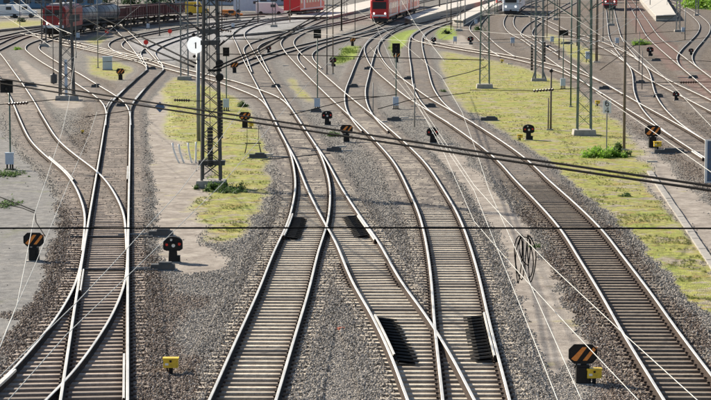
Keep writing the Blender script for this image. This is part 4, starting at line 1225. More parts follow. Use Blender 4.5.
def bush(px, py, w, d, h, n, mat, label, leaf=0.06, name='weed_bush', cat='bush', group=None):
    o = spot(px, py); e = thing(name, label, cat, o, 0, group)
    mb = MB(); st = MB()
    nb = 22 if h > .2 else 60
    blobs = []
    for _ in range(nb):
        u_, v_ = random.gauss(0, .24), random.gauss(0, .24)
        edge = max(.25, 1 - 1.5 * math.hypot(u_, v_))
        blobs.append((u_ * w * 1.1, v_ * d * 1.1, random.uniform(.15, .75) * h * edge, random.uniform(.10, .22) * min(w, 2 * h) if h > .2 else random.uniform(.05, .16)))
    for _ in range(n):
        bx_, by_, bz_, br = random.choice(blobs)
        v = Vector((random.gauss(0, .6), random.gauss(0, .6), random.gauss(0, .6))) * br * random.uniform(.5, 1.4)
        c = Vector((bx_ + v.x, by_ + v.y, max(.02, bz_ + v.z * .9)))
        q = Matrix.Rotation(random.uniform(0, 6.28), 3, 'Z') @ Matrix.Rotation(random.uniform(-1.1, 1.1), 3, 'X')
        L = leaf * random.uniform(.7, 1.5)
        vs = [c + q @ Vector(p) for p in ((0, -L, 0), (L * .45, 0, L * .12), (0, L, 0), (-L * .45, 0, L * .12))]
        mb.add(vs, [(0, 1, 2, 3)])
    for b_ in blobs:
        st.tube([(b_[0] * .5, b_[1] * .5, 0), (b_[0], b_[1], b_[2])], .008, 0, 4)
    mb.obj('leaves', [M[mat]], e); st.obj('stem', [M['leaf_dark']], e)
bush(602, 157, 1.7, 1.4, .62, 3400, 'leaf_bright', 'bright green weed bush at the foot of the speed sign', .07)
bush(618, 156, .75, .7, .85, 1500, 'leaf_mid', 'darker green bush between the bright weeds and the brown pole', .06)
bush(216, 190, 1.9, 1.3, .42, 3000, 'leaf_mid', 'creeping green bush round the foot of the tall dark mast', .05)
bush(230, 192, 1.4, 1.0, .16, 1000, 'leaf_mid', 'low creeping weeds trailing right of the tall dark mast', .045)
bush(242.5, 107, .55, .5, .62, 700, 'leaf_mid', 'round green bush beside the pale box right of the tall mast', .05)
bush(335, 136, .75, .6, .4, 700, 'leaf_mid', 'small green weed behind the middle dwarf signals', .05)
bush(640, 45, 1.7, 1.2, .95, 1300, 'leaf_bright', 'bright green weed left of the reddish track at the upper right', .09)
bush(478, 32, 1.2, 1.0, .9, 700, 'leaf_mid', 'green bush right of the platform near the slim green mast', .09)
bush(446, 34, 1.1, .9, 1.0, 700, 'leaf_dark', 'dark round shrub on the green weed clump near the platforms', .08)
bush(17, 50, 1.0, .9, .45, 500, 'leaf_bright', 'small yellow green weed inside the left curve', .07)
bush(21, 22, 1.6, 1, .9, 300, 'leaf_dark', 'dark shrub on the far grass strip at the top left', .12)
bush(443, 70.5 + 22, .0 + .5, .4, .3, 150, 'leaf_mid', 'small weed at the left corner of the yellow grass', .05)
bush(537, 247, .5, .4, .1, 160, 'leaf_mid', 'sparse weeds on the dirt strip near the hanging cable loops', .035)
for i, (x, y) in enumerate(((694, 8), (705, 9), (716, 10))):
    bush(x, y, 6, 4, 4.0, 1600, 'leaf_bright', ['bright green tree nearest the platform in the top right corner', 'middle bright green tree in the top right corner', 'bright green tree cut by the right edge at the top'][i], .3, 'leafy_tree', 'tree')

# ------------------------------------------------------------------ trains
def along(key, d0):
    """position and heading at distance d0 (m from camera plane) on a track centreline, walking away"""
    tr = T[key]; c = tr['c']; i = int(np.argmin(abs(c[:, 1] - d0)))
    return i
def car_frame(key, s_from_i, length):
    tr = T[key]; c = tr['c']
    # walk away from the camera (index decreasing, since tracks run far -> near)
    i = s_from_i; acc = 0
    while i > 0 and acc < length:
        acc += float(np.hypot(*(c[i] - c[i - 1]))); i -= 1
    a = Vector((c[s_from_i][0], c[s_from_i][1], RAIL_TOP)); b = Vector((c[i][0], c[i][1], RAIL_TOP))
    if acc < length - 1:
        dd = (b - a).normalized(); b = a + dd * length
    d = b - a
    return a, math.atan2(d.y, d.x) - math.pi / 2, i          # local +Y points away from the camera
def body_outline(w, z0, z1, r=.5):
    return [(-w / 2, z0), (-w / 2, z1 - r), (-w / 2 + r * .35, z1 - r * .35), (-w / 2 + r, z1), (w / 2 - r, z1), (w / 2 - r * .35, z1 - r * .35), (w / 2, z1 - r), (w / 2, z0)]
def bogies(e, L, n=2, mat='under'):
    for y in ([2.8, L - 2.8] if n == 2 else [2.0, L - 2.0]):
        mb = MB(); mb.box((0, y, .55), (2.1, 2.9, .4))
        bo = mb.obj('bogie', [M[mat]], e)
        for yy in (y - 1.1, y + 1.1):
            for s in (-1, 1):
                w_ = MB(); w_.tube([(s * .68, yy, .46), (s * .82, yy, .46)], .46, 0, 14); w_.obj('wheel', [M[mat]], bo)
def coach(key, i0, L, label, first=False, red='train_red', group='coaches of the red passenger train', name='passenger_coach', deck=1):
    a, rz, i1 = car_frame(key, i0, L + .6)
    e = thing(name, label, 'train coach', a, rz, group)
    z1 = 4.0
    W = 2.85
    mb = MB(); ol = list(reversed(body_outline(W, .95, z1, .5)))
    if first:
        mb.prism(ol, .55, L); bo = mb.obj('body', [M[red]], e)
        # rounded nose shell
        nz = MB(); rings = []
        prof = body_outline(W, .75, z1, .5)
        for (y, s, dz) in ((.56, 1.0, 0), (.2, .96, -.06), (.0, .86, -.2)):
            rings.append([(p[0] * s, y, .75 + (p[1] - .75) * (1 + dz * .25)) for p in prof])
        vs = [v for r_ in rings for v in r_]; n = len(prof); fs = []
        for r_ in range(2):
            for k in range(n):
                fs.append((r_ * n + k, r_ * n + (k + 1) % n, (r_ + 1) * n + (k + 1) % n, (r_ + 1) * n + k))
        fs.append(tuple(range(2 * n, 3 * n)))
        nz.add(vs, fs); nz.obj('nose', [M[red]], e)
        MB().box((0, -.03, 2.75), (2.0, .08, 1.05)).obj('windscreen', [M['train_glass']], e)
        MB().box((0, -.035, 3.55), (1.3, .06, .28)).obj('destination_display', [M['black']], e)
        for s in (-1, 1):
            MB().tube([(s * .85, -.06, 1.55), (s * .85, .0, 1.55)], .14, 0, 12).obj('headlight', [M['lamp']], e)
        MB().box((0, .02, 1.22), (2.1, .12, .26)).obj('bumper_band', [M['white']], e)
        mb = MB(); mb.box((0, .1, .55), (2.2, .5, .6)); mb.tube([(0, -.5, .9), (0, .1, .9)], .16, 0, 8); mb.obj('coupler', [M['under']], e)
    else:
        mb.prism(ol, .3, L); bo = mb.obj('body', [M[red]], e)
    MB().box((0, L / 2, z1 + .06), (W - 1.1, L - 1.6, .14)).obj('roof', [M['roof_grey']], e)
    nw = 9
    for s in (-1, 1):
        MB().box((s * (W / 2 + .005), L / 2, 1.18), (.02, L - 1.6, .18)).obj('stripe', [M['white']], e)
        me = MB().box((0, 0, 0), (.03, L / nw * .62, .85)).mesh('window', [M['train_glass']])
        for k in range(nw):
            if k in (1, nw - 2):
                ob = MB().box((s * (W / 2 + .006), L * (k + .5) / nw + .3, 2.15), (.03, 1.3, 2.0)).obj('door', [M['train_white'] if red == 'train_red' else M['cabinet']], e)
            else:
                ob = link('window', me, e); ob.location = (s * (W / 2 + .006), L * (k + .5) / nw + .3, 2.6)
    for yy in (L * .3, L * .6):
        MB().box((0, yy, z1 + .24), (1.3, 2.2, .26)).obj('roof_unit', [M['roof_grey']], e)
    bogies(e, L)
    mb = MB(); mb.box((0, L / 2, .7), (2.5, L * .42, .5)); mb.obj('underframe', [M['under']], e)
    return i1
i = along('DD', 354)
i = coach('DD', i, 24, 'red driving coach with dark windscreen at the front of the passenger train', True)
i = coach('DD', i, 24, 'second red coach of the passenger train behind the driving coach')
i = coach('DD', i, 24, 'third red coach of the passenger train running out at the top')
i = along('Q', 404)
i = coach('Q', i, 24, 'white and blue driving coach of the express train at the top', True, 'train_white', 'coaches of the white express train', 'express_coach')
i = coach('Q', i, 24, 'second white coach of the express train', False, 'train_white', 'coaches of the white express train', 'express_coach')
i = along('T', 452)
i = coach('T', i, 24, 'red coach at the top right behind the tallest green mast', True, 'train_red', 'coaches of the far red train')
i = along('P', 478)
i = coach('P', i, 22, 'red coach at the top right above the slim green mast', True, 'train_red', 'coaches of the second far red train')
i = along('EE', 470)
i = coach('EE', i, 24, 'red coach standing far behind left of the black pole', True, 'train_red', 'coaches at the far left platform')

i = along('FF', 400)
i = coach('FF', i, 24, 'red coach standing at the top centre left of the black pole', False, 'train_red', 'coaches at the top centre')
# freight train: locomotive, two tank wagons, four open wagons
i = along('E', 292)
a, rz, i = car_frame('E', i, 16)
e = thing('freight_locomotive', 'dirty red freight locomotive at the head of the wagons', 'locomotive', a, rz)
mb = MB(); mb.prism(list(reversed(body_outline(2.9, 1.2, 3.9, .45))), .9, 15.2); mb.obj('body', [M['loco_red']], e)
mb = MB(); mb.prism([(-1.3, 1.2), (1.3, 1.2), (1.3, 2.7), (1.0, 3.6), (-1.0, 3.6), (-1.3, 2.7)], .2, .92); mb.obj('cab_front', [M['loco_red']], e)
for s in (-1, 1):
    MB().box((s * .58, .17, 3.05), (.85, .08, .75)).obj('windscreen', [M['train_glass']], e)
    MB().tube([(s * .85, .1, 1.75), (s * .85, .22, 1.75)], .16, 0, 12).obj('headlight', [M['lamp']], e)
    MB().tube([(s * .85, -.3, 1.1), (s * .85, .3, 1.1)], .2, 0, 12).obj('buffer', [M['under']], e)
    MB().box((s * 1.46, 8, 2.2), (.03, 9, .9)).obj('grille', [M['under']], e)
MB().box((0, .15, 1.35), (2.6, .12, .35)).obj('stripe', [M['white']], e)
MB().box((0, 8, 4.0), (1.6, 12, .3)).obj('roof', [M['roof_grey']], e)
mb = MB(); mb.tube([(-.7, 6, 4.2), (0, 5.2, 5.0), (-.7, 4.4, 5.5)], .05, 0, 5); mb.tube([(-.9, 4.4, 5.5), (.9, 4.4, 5.5)], .05, 0, 5); mb.tube([(.7, 6, 4.2), (0, 5.2, 5.0)], .05, 0, 5); mb.obj('pantograph', [M['under']], e)
bogies(e, 16); MB().box((0, 8, .9), (2.7, 14.5, .5)).obj('underframe', [M['under']], e)
for k in range(2):
    a, rz, i = car_frame('E', i, 14.6)
    e = thing('tank_wagon', ['grey tank wagon coupled right behind the red locomotive', 'grey tank wagon in front of the brown wagons'][k], 'wagon', a, rz, 'tank wagons of the freight train')
    mb = MB(); mb.tube([(0, .7, 2.25), (0, 1.1, 2.25), (0, 13, 2.25), (0, 13.4, 2.25)], [.7, 1.12, 1.12, .7], 0, 20); mb.obj('tank', [M['tank']], e, True)
    MB().tube([(0, 7, 3.25), (0, 7, 3.6)], .35, 0, 12).obj('dome', [M['tank']], e)
    MB().box((0, 7, 3.45), (.7, 11, .05)).obj('walkway', [M['steel_dark']], e)
    for y in (3, 6, 9, 12):
        mb = MB(); mb.tube([(0, y - .07, 2.25), (0, y + .07, 2.25)], 1.15, 0, 20); mb.obj('band', [M['steel_dark']], e)
    MB().box((0, 7, 1.05), (2.4, 13.6, .22)).obj('underframe', [M['under']], e)
    bogies(e, 14)
labs = ['brown open wagon next to the tank wagons', 'middle one of the three brown open wagons', 'brown open wagon at the tail of the freight train']
for k in range(3):
    a, rz, i = car_frame('E', i, 12.4)
    e = thing('open_wagon', labs[k], 'wagon', a, rz, 'brown open wagons of the freight train')
    for s in (-1, 1):
        MB().box((s * 1.4, 6.1, 1.95), (.1, 11.6, 1.5)).obj('side_wall', [M['wagon_brown']], e)
        MB().box((0, 6.1 + s * 5.8, 1.95), (2.7, .1, 1.5)).obj('end_wall', [M['wagon_brown']], e)
        me = MB().box((0, 0, 0), (.14, .16, 1.5)).mesh('rib', [M['wagon_brown']])
        for q in range(9):
            ob = link('rib', me, e); ob.location = (s * 1.52, .4 + q * 1.42, 1.95)
        MB().box((s * 1.5, 6.1, 2.74), (.18, 11.8, .14)).obj('top_rail', [M['wagon_brown']], e)
    MB().box((0, 6.1, 1.2), (2.7, 11.6, .16)).obj('floor', [M['under']], e)
    MB().box((0, 6.1, 2.35), (2.55, 11.3, .5)).obj('load', [M['under']], e)
    bogies(e, 12.2)

# ------------------------------------------------------------------ platforms
def platform(corners, label, h=.95):
    pts = [at(x, y, h) for x, y in corners]; o = pts[0].copy(); o.z = 0
    e = thing('platform', label, 'platform', o, 0, 'station platforms at the top')
    n = len(pts)
    loc = [(p.x - o.x, p.y - o.y) for p in pts]
    area = sum(loc[i][0] * loc[(i + 1) % n][1] - loc[(i + 1) % n][0] * loc[i][1] for i in range(n))
    if area < 0: loc.reverse()
    mb = MB(); mb.add([(x, y, h) for x, y in loc], [tuple(range(n))]); 
    mb.add([(x, y, h - .12) for x, y in loc] + [(x, y, h) for x, y in loc], [(k, (k + 1) % n, (k + 1) % n + n, k + n) for k in range(n)])
    mb.obj('paving', [M['platform_top']], e)
    c = Vector((sum(x for x, y in loc) / n, sum(y for x, y in loc) / n))
    lo = [(c.x + (x - c.x) * .985, c.y + (y - c.y) * .985) for x, y in loc]
    mb = MB(); mb.add([(x, y, -.1) for x, y in lo] + [(x, y, h - .12) for x, y in lo], [(k, (k + 1) % n, (k + 1) % n + n, k + n) for k in range(n)])
    mb.obj('side_wall', [M['concrete']], e)
    return e
platform([(656, 15.5), (676, 14.5), (668, 2), (662, -8), (636, -8), (643, 1.5)], 'pale platform end beside the reddish track at the top right')
platform([(404, 17.5), (412, 19.5), (455, 7.5), (500, -3), (484, -4), (436, 6.5)], 'long pale platform right of the red passenger train')
platform([(452, 19), (463, 20), (482, 11), (512, 1), (500, -1), (474, 8)], 'narrow pale platform left of the slim green mast')
platform([(288, 17), (330, 16.5), (362, 9.5), (395, 0), (380, -2), (335, 8), (300, 13)], 'low platform strip left of the red passenger train', .4)

# ------------------------------------------------------------------ wires
def wire(pts, z, r, mat, label, sag=0.0, cat='overhead wire'):
    r = r * (0.52 if mat == 'wire_bright' else 0.72)
    P = [at(x, y, (z if not hasattr(z, '__len__') else z[i])) for i, (x, y) in enumerate(pts)]
    o = P[0].copy()
    out = []
    for i in range(len(P) - 1):
        for k in range(6):
            t = k / 6; p = P[i].lerp(P[i + 1], t); p.z -= sag * 4 * t * (1 - t); out.append(p - o)
    out.append(P[-1] - o)
    mb = MB(); mb.tube(out, r, 0, 6); ob = mb.obj('overhead_wire', [M[mat]], None, True); ob.location = o
    tag(ob, label, cat)
    return ob
BW = 'wire_bright'; DW = 'wire_dark'
wire([(-60, 228.3), (355, 227.8), (770, 228.5)], 6.4, .017, DW, 'dark cross wire running level over the whole picture below the middle')
wire([(-60, 69), (160, 104), (350, 132), (520, 158), (711, 186), (790, 198)], 7.3, .023, DW, 'upper one of two thick dark cables slanting down to the right')
wire([(-60, 74), (160, 108.5), (350, 137), (520, 162.5), (711, 190.5), (790, 203)], 7.3, .023, DW, 'lower one of two thick dark cables slanting down to the right')
wire([(84, 18), (106, 30), (150, 49), (194, 67)], 7.2, .035, DW, 'lower dark cable slanting from the brown wagons to the round sign')
wire([(100, 17), (120, 26.5), (160, 46), (196, 63.5)], 7.2, .035, DW, 'upper dark cable slanting from the brown wagons to the round sign')
wire([(214, 68), (258, 49), (284, 34), (312, 18), (340, 2)], 7.0, .035, DW, 'upper dark cable rising right from the tall dark mast')
wire([(214, 71.5), (258, 52), (284, 37.5), (318, 18), (352, -2)], 7.0, .03, DW, 'lower dark cable rising right from the tall dark mast')
wire([(214, 54), (300, 55), (400, 58), (484, 60)], 7.2, .018, DW, 'thin dark wire from the tall dark mast towards the slim green mast')
wire([(214, 98), (316, 98), (380, 96.5)], 6.0, .014, DW, 'thin dark wire at the height of the pale boxes in the middle')
wire([(290, 115), (345, 101), (397, 94.5)], 5.8, .016, DW, 'dark wire slanting up from the middle left track')
wire([(378, 109), (410, 100), (470, 92.5)], 5.8, .016, DW, 'short dark wire slanting up right of the middle pale box')
wire([(442, 79), (470, 72), (486, 66.5)], 5.8, .02, 'rail_rust', 'rusty arm wire ending at the slim green mast')
wire([(470, 90), (533, 91), (580, 88)], 6.0, .013, DW, 'thin dark wire behind the grass between two green masts')
wire([(60, 99), (20, 103), (-20, 106)], 6.0, .016, DW, 'dark wire from the left lattice mast to the left edge')
wire([(645, 83), (680, 82), (740, 82)], 6.3, .014, DW, 'thin dark wire near the right edge above the gravel')
# bright contact and carrying wires
wire([(77, 42), (68.5, 104), (61.7, 133), (35, 213), (25, 265), (17, 305), (-6, 362)], 6.2, .0095, BW, 'bright wire passing the left lattice mast and crossing the asphalt')
wire([(97, 112), (90, 133), (70, 180), (35, 265), (17, 305), (2, 340)], 5.7, .0095, BW, 'bright wire over the left edge tracks joining its neighbour near the striped signal')
wire([(245, 103), (223, 135), (202, 162), (180, 191), (110, 267), (77, 302), (-10, 386)], 6.3, .0095, BW, 'bright wire slanting down left from the tall dark mast')
wire([(352, 38), (297, 95), (222, 184), (138, 266), (67, 334), (4, 405)], 6.0, .0095, BW, 'bright wire slanting from the centre top to the lower left corner')
wire([(362, -8), (392, 63), (437, 130), (474, 185), (502, 216), (551, 266), (624, 334), (704, 406)], 6.1, .0095, BW, 'long bright wire from the red train to the lower right corner')
wire([(345, 1), (400, 41), (441, 76), (462, 112), (477, 153), (489, 190), (516, 250), (534, 293), (584, 405)], 6.0, .0095, BW, 'bright wire passing the cable loops on the dirt strip')
wire([(398, -5), (416, 25), (445, 62)], 6.6, .014, BW, 'bright wire crossing the side of the red train')
wire([(370, 47), (414, 101), (474, 190), (499, 253), (526, 320), (560, 406)], 5.9, .0095, BW, 'bright wire running down left of the cable loops')
wire([(416, 101), (445, 155), (474, 221), (512, 265), (571, 329), (644, 406)], 5.8, .0095, BW, 'bright wire crossing over the lower right striped signal')
wire([(596, 92), (645, 126), (711, 172), (760, 206)], 6.3, .012, BW, 'bright wire passing over the signal left of the grid panel')
wire([(620, 36), (640, 55), (664, 77), (711, 126), (740, 156)], 6.3, .012, BW, 'bright wire over the gravel at the upper right edge')
wire([(672, -6), (611, 34), (560, 60)], 6.8, .014, BW, 'bright wire from the platform end down to the twin leg mast')
wire([(652, -2), (623, 16), (587, 36), (545, 56)], 7.0, .013, BW, 'bright wire slanting between the tallest mast and the platform end')
wire([(506, -1), (480, 15), (440, 40)], 6.9, .014, BW, 'bright wire rising right through the slim green mast')
wire([(625, 0), (600, 14), (560, 36), (520, 50)], 6.6, .012, BW, 'bright wire low between the twin leg mast and the tallest mast')
wire([(-10, 12), (13, 1.5), (57, 28), (72, 34)], 7.1, .018, BW, 'bright wire peaking at the top left corner and running to the lattice mast')
wire([(16, -4), (45, 21), (60, 32)], 7.1, .016, BW, 'bright wire dropping to the lattice mast in front of the red locomotive')
wire([(4, 16), (30, 32), (52, 47)], 6.6, .013, BW, 'thin bright wire crossing the left curve')
wire([(96.7, 76), (96.5, 100), (97, 118)], [6.2, 4.9, 3.9], .014, BW, 'short bright hanging wire right of the left lattice mast', cat='hanging wire')
wire([(460, 43), (540, 42), (640, 41), (720, 42)], 7.5, .016, BW, 'pale cross wire stretched level over the upper right tracks')
wire([(-20, 15), (100, 12), (180, 14), (240, 11)], 7.6, .016, DW, 'thin dark cross wire above the brown wagons')
wire([(0, 197), (18, 204), (35, 211)], 5.9, .012, DW, 'dark steady arm wire over the asphalt at the left edge')
wire([(0, 203), (22, 208), (35, 213)], 5.8, .010, DW, 'lower dark steady arm wire over the asphalt')
wire([(35, 213), (36, 222), (45, 236)], 5.7, .012, DW, 'dark curved dropper above the left striped signal')
wire([(100, 62), (140, 60), (200, 60)], 6.5, .014, DW, 'dark wire level with the pale blue cabinet')
# blue diamond plate on the twin cables
p = at(160, 107, 7.2); e = thing('diamond_plate', 'dark blue diamond plate fixed to the twin cables at the left', 'sign', p)
q = Matrix.Rotation(math.pi / 4, 3, 'Y')
kpm = F_PX / p.y
MB().box((0, -.03, 0), (7.6 / kpm, .012, 7.6 / kpm), 0, q).obj('plate', [M['blue_plate']], e)
MB().tube([(0, -.02, -4 / kpm), (0, -.02, 5 / kpm)], .008, 0, 5).obj('hanger', [M['black']], e)
# insulator beads on the wires
def beads(x0, y0, x1, y1, z, label, r=.05, n=7):
    a, b = at(x0, y0, z), at(x1, y1, z)
    e = thing('wire_insulator', label, 'insulator', a, 0, 'insulators strung on overhead wires')
    insulator_string((0, 0, 0), b - a, e, 'bead_string', r, n)
beads(174, 100, 190, 100.5, 6.0, 'dark insulator string left of the round sign post', .045)
beads(533, 91, 554, 89.5, 6.0, 'dark insulator string over the yellow grass left of the tallest mast', .045)
beads(680, 82.5, 697, 82, 6.2, 'dark insulator string near the upper right edge', .045)
beads(28, 103, 8, 104.5, 5.95, 'dark insulator string left of the left lattice mast', .045)
wire([(174, 100.3), (203, 101)], 6.0, .013, DW, 'short dark wire joining the insulator string to the tall dark mast')
# hanging black cable loops
o = at(524, 236, 5.3); e = thing('cable_loops', 'bundle of black cable loops hanging over the dirt strip', 'cable loop', o)
k2 = F_PX / o.y
for k, (x0, w, h) in enumerate(((-5.5, 7, 48), (-3.5, 8, 44), (4.5, 7.5, 42), (6.5, 8, 47), (1, 11, 30))):
    mb = MB(); pts = []
    for j in range(17):
        t = 2 * math.pi * j / 16
        pts.append(((x0 + math.sin(t) * w / 2 + 1.3 * math.sin(t * 2 + k * 1.7) + .05 * k * (1 - math.cos(t)) * 4) / k2, .05 * math.sin(t * 2 + k), (-h / 2 + math.cos(t) * h / 2 + 1.2 * math.sin(3 * t + k)) / k2))
    mb.tube(pts, .010, 0, 6, False); mb.obj('loop', [M['wire_dark']], e, True)

# ------------------------------------------------------------------ far background
def building(px0, px1, py, h, depth, wall, label, rows=2, cols=10, name='warehouse'):
    a, b = at(px0, py, 0), at(px1, py, 0); w = (b - a).length
    e = thing(name, label, 'building', ((a.x + b.x) / 2, a.y, 0), 0)
    MB().box((0, depth / 2, h / 2), (w, depth, h)).obj('wall', [M[wall]], e)
    mb = MB(); mb.box((0, depth / 2, h + .2), (w + .6, depth + .6, .4)); mb.obj('roof', [M['roof_grey']], e)
    me = MB().box((0, 0, 0), (w / cols * .62, .1, h / rows * .45)).mesh('window', [M['pane']])
    for r_ in range(rows):
        for c_ in range(cols):
            ob = link('window', me, e); ob.location = (-w / 2 + w * (c_ + .5) / cols, -.03, h * (r_ + .5) / rows)
building(-30, 96, 8, 7, 12, 'wall_blue', 'long blue grey hall at the top left behind the freight train', 2, 12)
building(175, 300, 5, 6, 10, 'wall_pale', 'pale grey hall at the top behind the tall dark mast', 2, 12)
building(600, 634, 0, 8, 10, 'wall_blue', 'blue grey signal building at the top right behind the pole', 2, 5, 'signal_building')
building(680, 760, -4, 9, 12, 'wall_pale', 'pale building behind the trees in the top right corner', 3, 8)
def hedge_tree(px, py, w, h, n, mat, label):
    bush(px, py, w, w * .6, h, n, mat, label, .34, 'leafy_tree', 'tree', 'trees behind the yard')
tl = ['dark bluish tree at the top left corner', 'bluish tree behind the red locomotive', 'bluish tree above the tank wagons', 'bluish tree behind the first brown wagon', 'bluish tree behind the last brown wagon', 'bluish tree right of the brown wagons', 'dark tree behind the tall dark mast', 'dark tree top centre left of the far red coach']
for k, x in enumerate((5, 38, 72, 108, 142, 172, 214, 268)):
    hedge_tree(x, 3 + (k % 3), 9.5, 7, 1500, 'leaf_blue' if k % 2 else 'leaf_dark', tl[k])
def van(px, py, mat, label, L=5, h=2.2, rz=0.0):
    o = spot(px, py); e = thing('parked_van', label, 'van', o, rz, 'vehicles parked at the far edge of the yard')
    mb = MB(); mb.prism([(-L / 2, .4), (L / 2, .4), (L / 2, h * .5), (L / 2 - .9, h * .58), (L / 2 - 1.5, h), (-L / 2, h)], -.95, .95); mb.obj('body', [M[mat]], e)
    MB().box((L / 2 - 1.9, -.97, h * .75), (.9, .04, .5)).obj('window', [M['pane']], e)
    for x in (-L / 2 + .9, L / 2 - .9):
        for s in (-1, 1): MB().tube([(x, s * .8, .35), (x, s * 1.0, .35)], .35, 0, 12).obj('wheel', [M['rubber']], e)
van(6, 18, 'white', 'white van parked leftmost at the top left'); van(22, 17.5, 'white', 'second white van at the top left'); van(250, 13, 'cabinet', 'pale blue van at the top centre', 6, 2.6)
van(232, 17.5, 'orange', 'orange work vehicle at the top behind the tall dark mast', 3.6, 1.3); van(197, 16, 'yellow', 'yellow work vehicle seen through the tall dark mast', 4, 2.4)
van(270, 15, 'white', 'white van at the top centre left of the platform strip'); van(310, 12.5, 'train_red', 'red van at the top centre', 5, 2.6)


# ------------------------------------------------------------------ more masts, poles and wires of the station throat
def far_mast(px, py, h, label, mat='steel_dark', arm=2.6, z=7.4):
    m = lattice_mast(px, py, h, .5, .42, M[mat], label, False, .7)
    bracket(m, z, arm, M[mat]); bracket(m, z - .8, -arm, M[mat])
far_mast(44, 47, 10, 'dark lattice mast just in front of the red freight locomotive')
far_mast(28 * 1.0, 14, 10, 'dark lattice mast on the far grass strip at the top left', 'steel_grey')
far_mast(92, 20, 10, 'dark lattice mast before the second tank wagon')
far_mast(238, 22, 10, 'grey lattice mast right of the orange work vehicle', 'steel_grey')
far_mast(274, 27, 10, 'dark lattice mast left of the centre dark post signal')
far_mast(345.5, 20, 10, 'grey lattice mast behind the black pole left of the red train', 'steel_grey')
far_mast(412, 16, 10, 'dark lattice mast beside the red passenger train')
far_mast(459, 31, 9.5, 'grey lattice mast at the end of the narrow platform', 'steel_grey')
far_mast(496, 15, 10, 'green lattice mast left of the white express train', 'steel_green')
far_mast(556, 20, 10, 'green lattice mast right of the white express train', 'steel_green')
far_mast(611, 26, 10, 'green lattice mast right of the far red coach', 'steel_green')
far_mast(678, 32, 9, 'grey lattice mast right of the pale platform end', 'steel_grey')
far_mast(697, 16, 10, 'grey lattice mast in front of the bright green trees', 'steel_grey')
for px, py, h, r, mt, lab in ((20, 30, 7, .05, 'steel_grey', 'thin grey pole beside the sweeping tracks at the top left'), (76, 58, 8, .05, 'steel_grey', 'thin grey pole right of the red locomotive'),
        (118, 30, 8, .07, 'steel_dark', 'dark pole before the first brown wagon'), (147, 27, 8, .06, 'steel_grey', 'grey pole before the third brown wagon'),
        (207, 60, 9, .06, 'steel_grey', 'grey pole just right behind the round white sign'), (222, 33, 8, .07, 'steel_dark', 'dark pole right of the tall dark mast near the far points'),
        (258, 24, 8, .07, 'under', 'black pole near the pale blue van'), (290, 22, 8, .07, 'brown_post', 'brown pole left of the far platform strip'),
        (305, 16, 8, .08, 'white', 'white pole at the far platform strip'), (355, 35, 8, .05, 'steel_dark', 'dark pole left of the front of the red passenger train'),
        (424, 12, 8, .07, 'steel_grey', 'grey pole on the long pale platform'), (447, 24, 5, .09, 'concrete', 'pale stub pole at the tip of the narrow platform'),
        (451, 30, 5, .07, 'under', 'dark stub pole at the tip of the narrow platform'), (465, 26, 6, .08, 'concrete', 'pale pole right of the narrow platform tip'),
        (531, 30, 9, .06, 'steel_grey', 'grey pole left of the twin leg mast top'), (547, 38, 9, .06, 'brown_post', 'brown pole right of the twin leg mast'),
        (577, 46, 9, .07, 'steel_dark', 'dark pole just left of the tallest green mast'), (603, 42, 9, .06, 'steel_grey', 'grey pole right of the tallest green mast'),
        (636, 33, 8, .06, 'steel_dark', 'dark pole left of the reddish track'), (650, 10, 8, .08, 'steel_grey', 'grey pole on the pale platform end'),
        (667, 10, 6, .08, 'white', 'white pole on the pale platform end'), (685, 40, 4, .06, 'steel_grey', 'short grey pole inside the far right bow track'),
        (639, 71, 3.5, .04, 'steel_dark', 'short dark pole between two right hand tracks'), (642, 90, 3.0, .035, 'steel_dark', 'short thin dark pole by the curved linking track'),
        (373, 118, 2.2, .03, 'steel_grey', 'short grey rod left of the middle pale box'), (414.5, 127, 2.6, .05, 'concrete', 'pale marker post on the dirt between the curving tracks')):
    pole(px, py, h, r, M[mt], lab, footing=False)
k = 0
WL = [((-20, 8), (60, 20), 'from the top left corner to the dark mast'), ((60, 20), (185, 12), 'over the tank wagons'), ((60, 44), (185, 36), 'under the brown wagons'),
      ((66, 62), (184, 60), 'level behind the pale cabinet'), ((66, 14), (240, 28), 'over the brown wagons slanting right'), ((184, 22), (345, 8), 'left of the red passenger train, upper'),
      ((184, 30), (345, 18), 'left of the red passenger train, lower'), ((210, 40), (412, 30), 'crossing the front of the passenger train'), ((240, 12), (484, 26), 'over the long platform'),
      ((274, 30), (484, 46), 'over the bright weeds'), ((345, 14), (556, 8), 'over the express train'), ((412, 24), (584, 40), 'towards the tallest mast, upper'),
      ((484, 40), (700, 30), 'towards the far right bow track'), ((484, 14), (678, 20), 'over the pale platform'), ((540, 50), (720, 62), 'right of the twin leg mast'),
      ((584, 26), (720, 6), 'rising to the top right corner'), ((584, 50), (720, 36), 'over the signal at the upper right'), ((556, 6), (640, 60), 'falling from the top to the brown pole'),
      ((330, 4), (250, 60), 'falling left from the far coach'), ((300, 6), (212, 40), 'falling left to the tall dark mast'), ((690, 4), (600, 70), 'falling left from the trees'),
      ((470, 2), (420, 50), 'falling left over the weeds'), ((420, 6), (360, 60), 'falling left beside the passenger train'), ((140, 6), (70, 60), 'falling left over the wagons')]
for (a_, b_, lab) in WL:
    falling = 'falling' in lab
    wire([a_, ((a_[0] + b_[0]) / 2, (a_[1] + b_[1]) / 2 + 1.0), b_], 6.6 + .12 * (k % 7), .010 if k % 2 else .012, 'wire_bright' if k % 2 else 'wire_dark', ('thin pale wire ' if k % 2 else 'thin dark wire ') + lab)
    k += 1
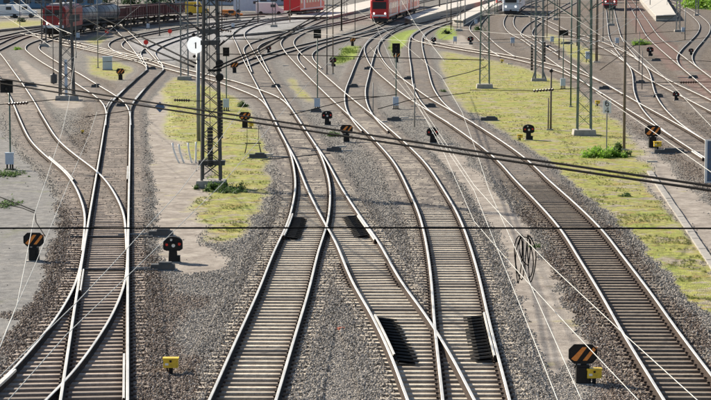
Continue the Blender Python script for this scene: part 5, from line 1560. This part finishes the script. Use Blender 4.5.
# small ground clutter: cable duct lids, stacked sleepers, wheel chocks, relay boxes
for px, py, lab in ((455, 44, 'relay box on dirt left of the slim green mast'), (476, 26, 'relay box near the narrow platform'), (552, 44, 'relay box behind the twin leg mast'),
                    (617, 46, 'relay box left of the bright weed at the upper right'), (683, 34, 'relay box at the foot of the grey mast beyond the platform end'),
                    (233, 30, 'relay box at the far points behind the tall dark mast'), (148, 30, 'relay box in front of the brown wagons'), (78, 40, 'relay box right of the red locomotive')):
    small_box(px, py, lab, 1.0)
for px, py, w, lab, sd_ in ((152, 70, .7, 'point machine inside the kink of the left ladder track', 1), (143, 54, .7, 'point machine beside the pale ladder track', -1), (276, 88, .7, 'point machine between the middle tracks near the pale weeds', -1),
                       (368, 70, .7, 'point machine left of the bright weed strip signal', 1), (353, 88, .8, 'point machine on gravel left of the curving middle track', 1), (548, 48, .8, 'dark point machine left of the twin leg mast', 1),
                       (567, 44, 1.4, 'long dark point machine behind the twin leg mast', -1), (640, 84, .8, 'point machine inside the curved linking track', 1), (658, 98, .7, 'point machine right of the curved linking track', -1),
                       (693, 79, .8, 'point machine below the far right bow track', -1), (604, 90, .8, 'point machine behind the speed sign', 1), (430, 108, .8, 'point machine at the joining tracks left of the grass', -1),
                       (316, 112, .7, 'point machine at the foot of the centre post signal', -1), (408, 80, .7, 'point machine right of the bright weed strip signal', -1), (96, 88, .7, 'point machine right of the dark lattice mast', -1)):
    point_machine(px, py, w, lab, rods=.9, side=sd_)
bush(10, 175, 1.3, 3.0, .14, 900, 'leaf_mid', 'low dark weeds on the asphalt at the far left edge', .05)
bush(4, 205, 1.0, 3.0, .12, 700, 'leaf_mid', 'low dark weeds below the left edge post signal', .05)
bush(626, 196, .4, .4, .25, 150, 'leaf_mid', 'small weed tuft beside the trough slabs', .05)


# pale concrete duct lids and offcuts lying between the rails and beside the turnouts
me_lid = MB().box((0, 0, .03), (.55, .22, .09), 0, None, .96).mesh('duct_lid', [M['platform_top']])
for k, (px, py, rz, lab) in enumerate(((341, 147, .2, 'pale concrete lid on gravel right of the middle turnout'), (347, 151, -.3, 'second pale concrete lid on gravel right of the middle turnout'),
        (404, 118, .1, 'pale concrete lid beside the short pale marker post'), (383, 123, -.2, 'pale concrete lid left of the short pale marker post'),
        (268, 155, .1, 'pale concrete lid left of the middle turnout rods'), (330, 65, .4, 'pale concrete lid by the small bright weeds'), (286, 66, -.1, 'pale concrete lid between the upper middle tracks'),
        (510, 64, .2, 'pale concrete lid right of the slim green mast'), (652, 162, -.1, 'pale concrete lid at the top of the trough slabs'), (148, 274, .1, 'pale concrete lid beside the lower point machine'))):
    o = bpy.data.objects.new('duct_lid', me_lid); COL.objects.link(o); p = spot(px, py); o.location = p; o.rotation_euler = (random.uniform(-.05, .05), random.uniform(-.05, .05), rz)
    tag(o, lab, 'concrete lid', 'loose concrete duct lids')
print('objects', len(bpy.data.objects))
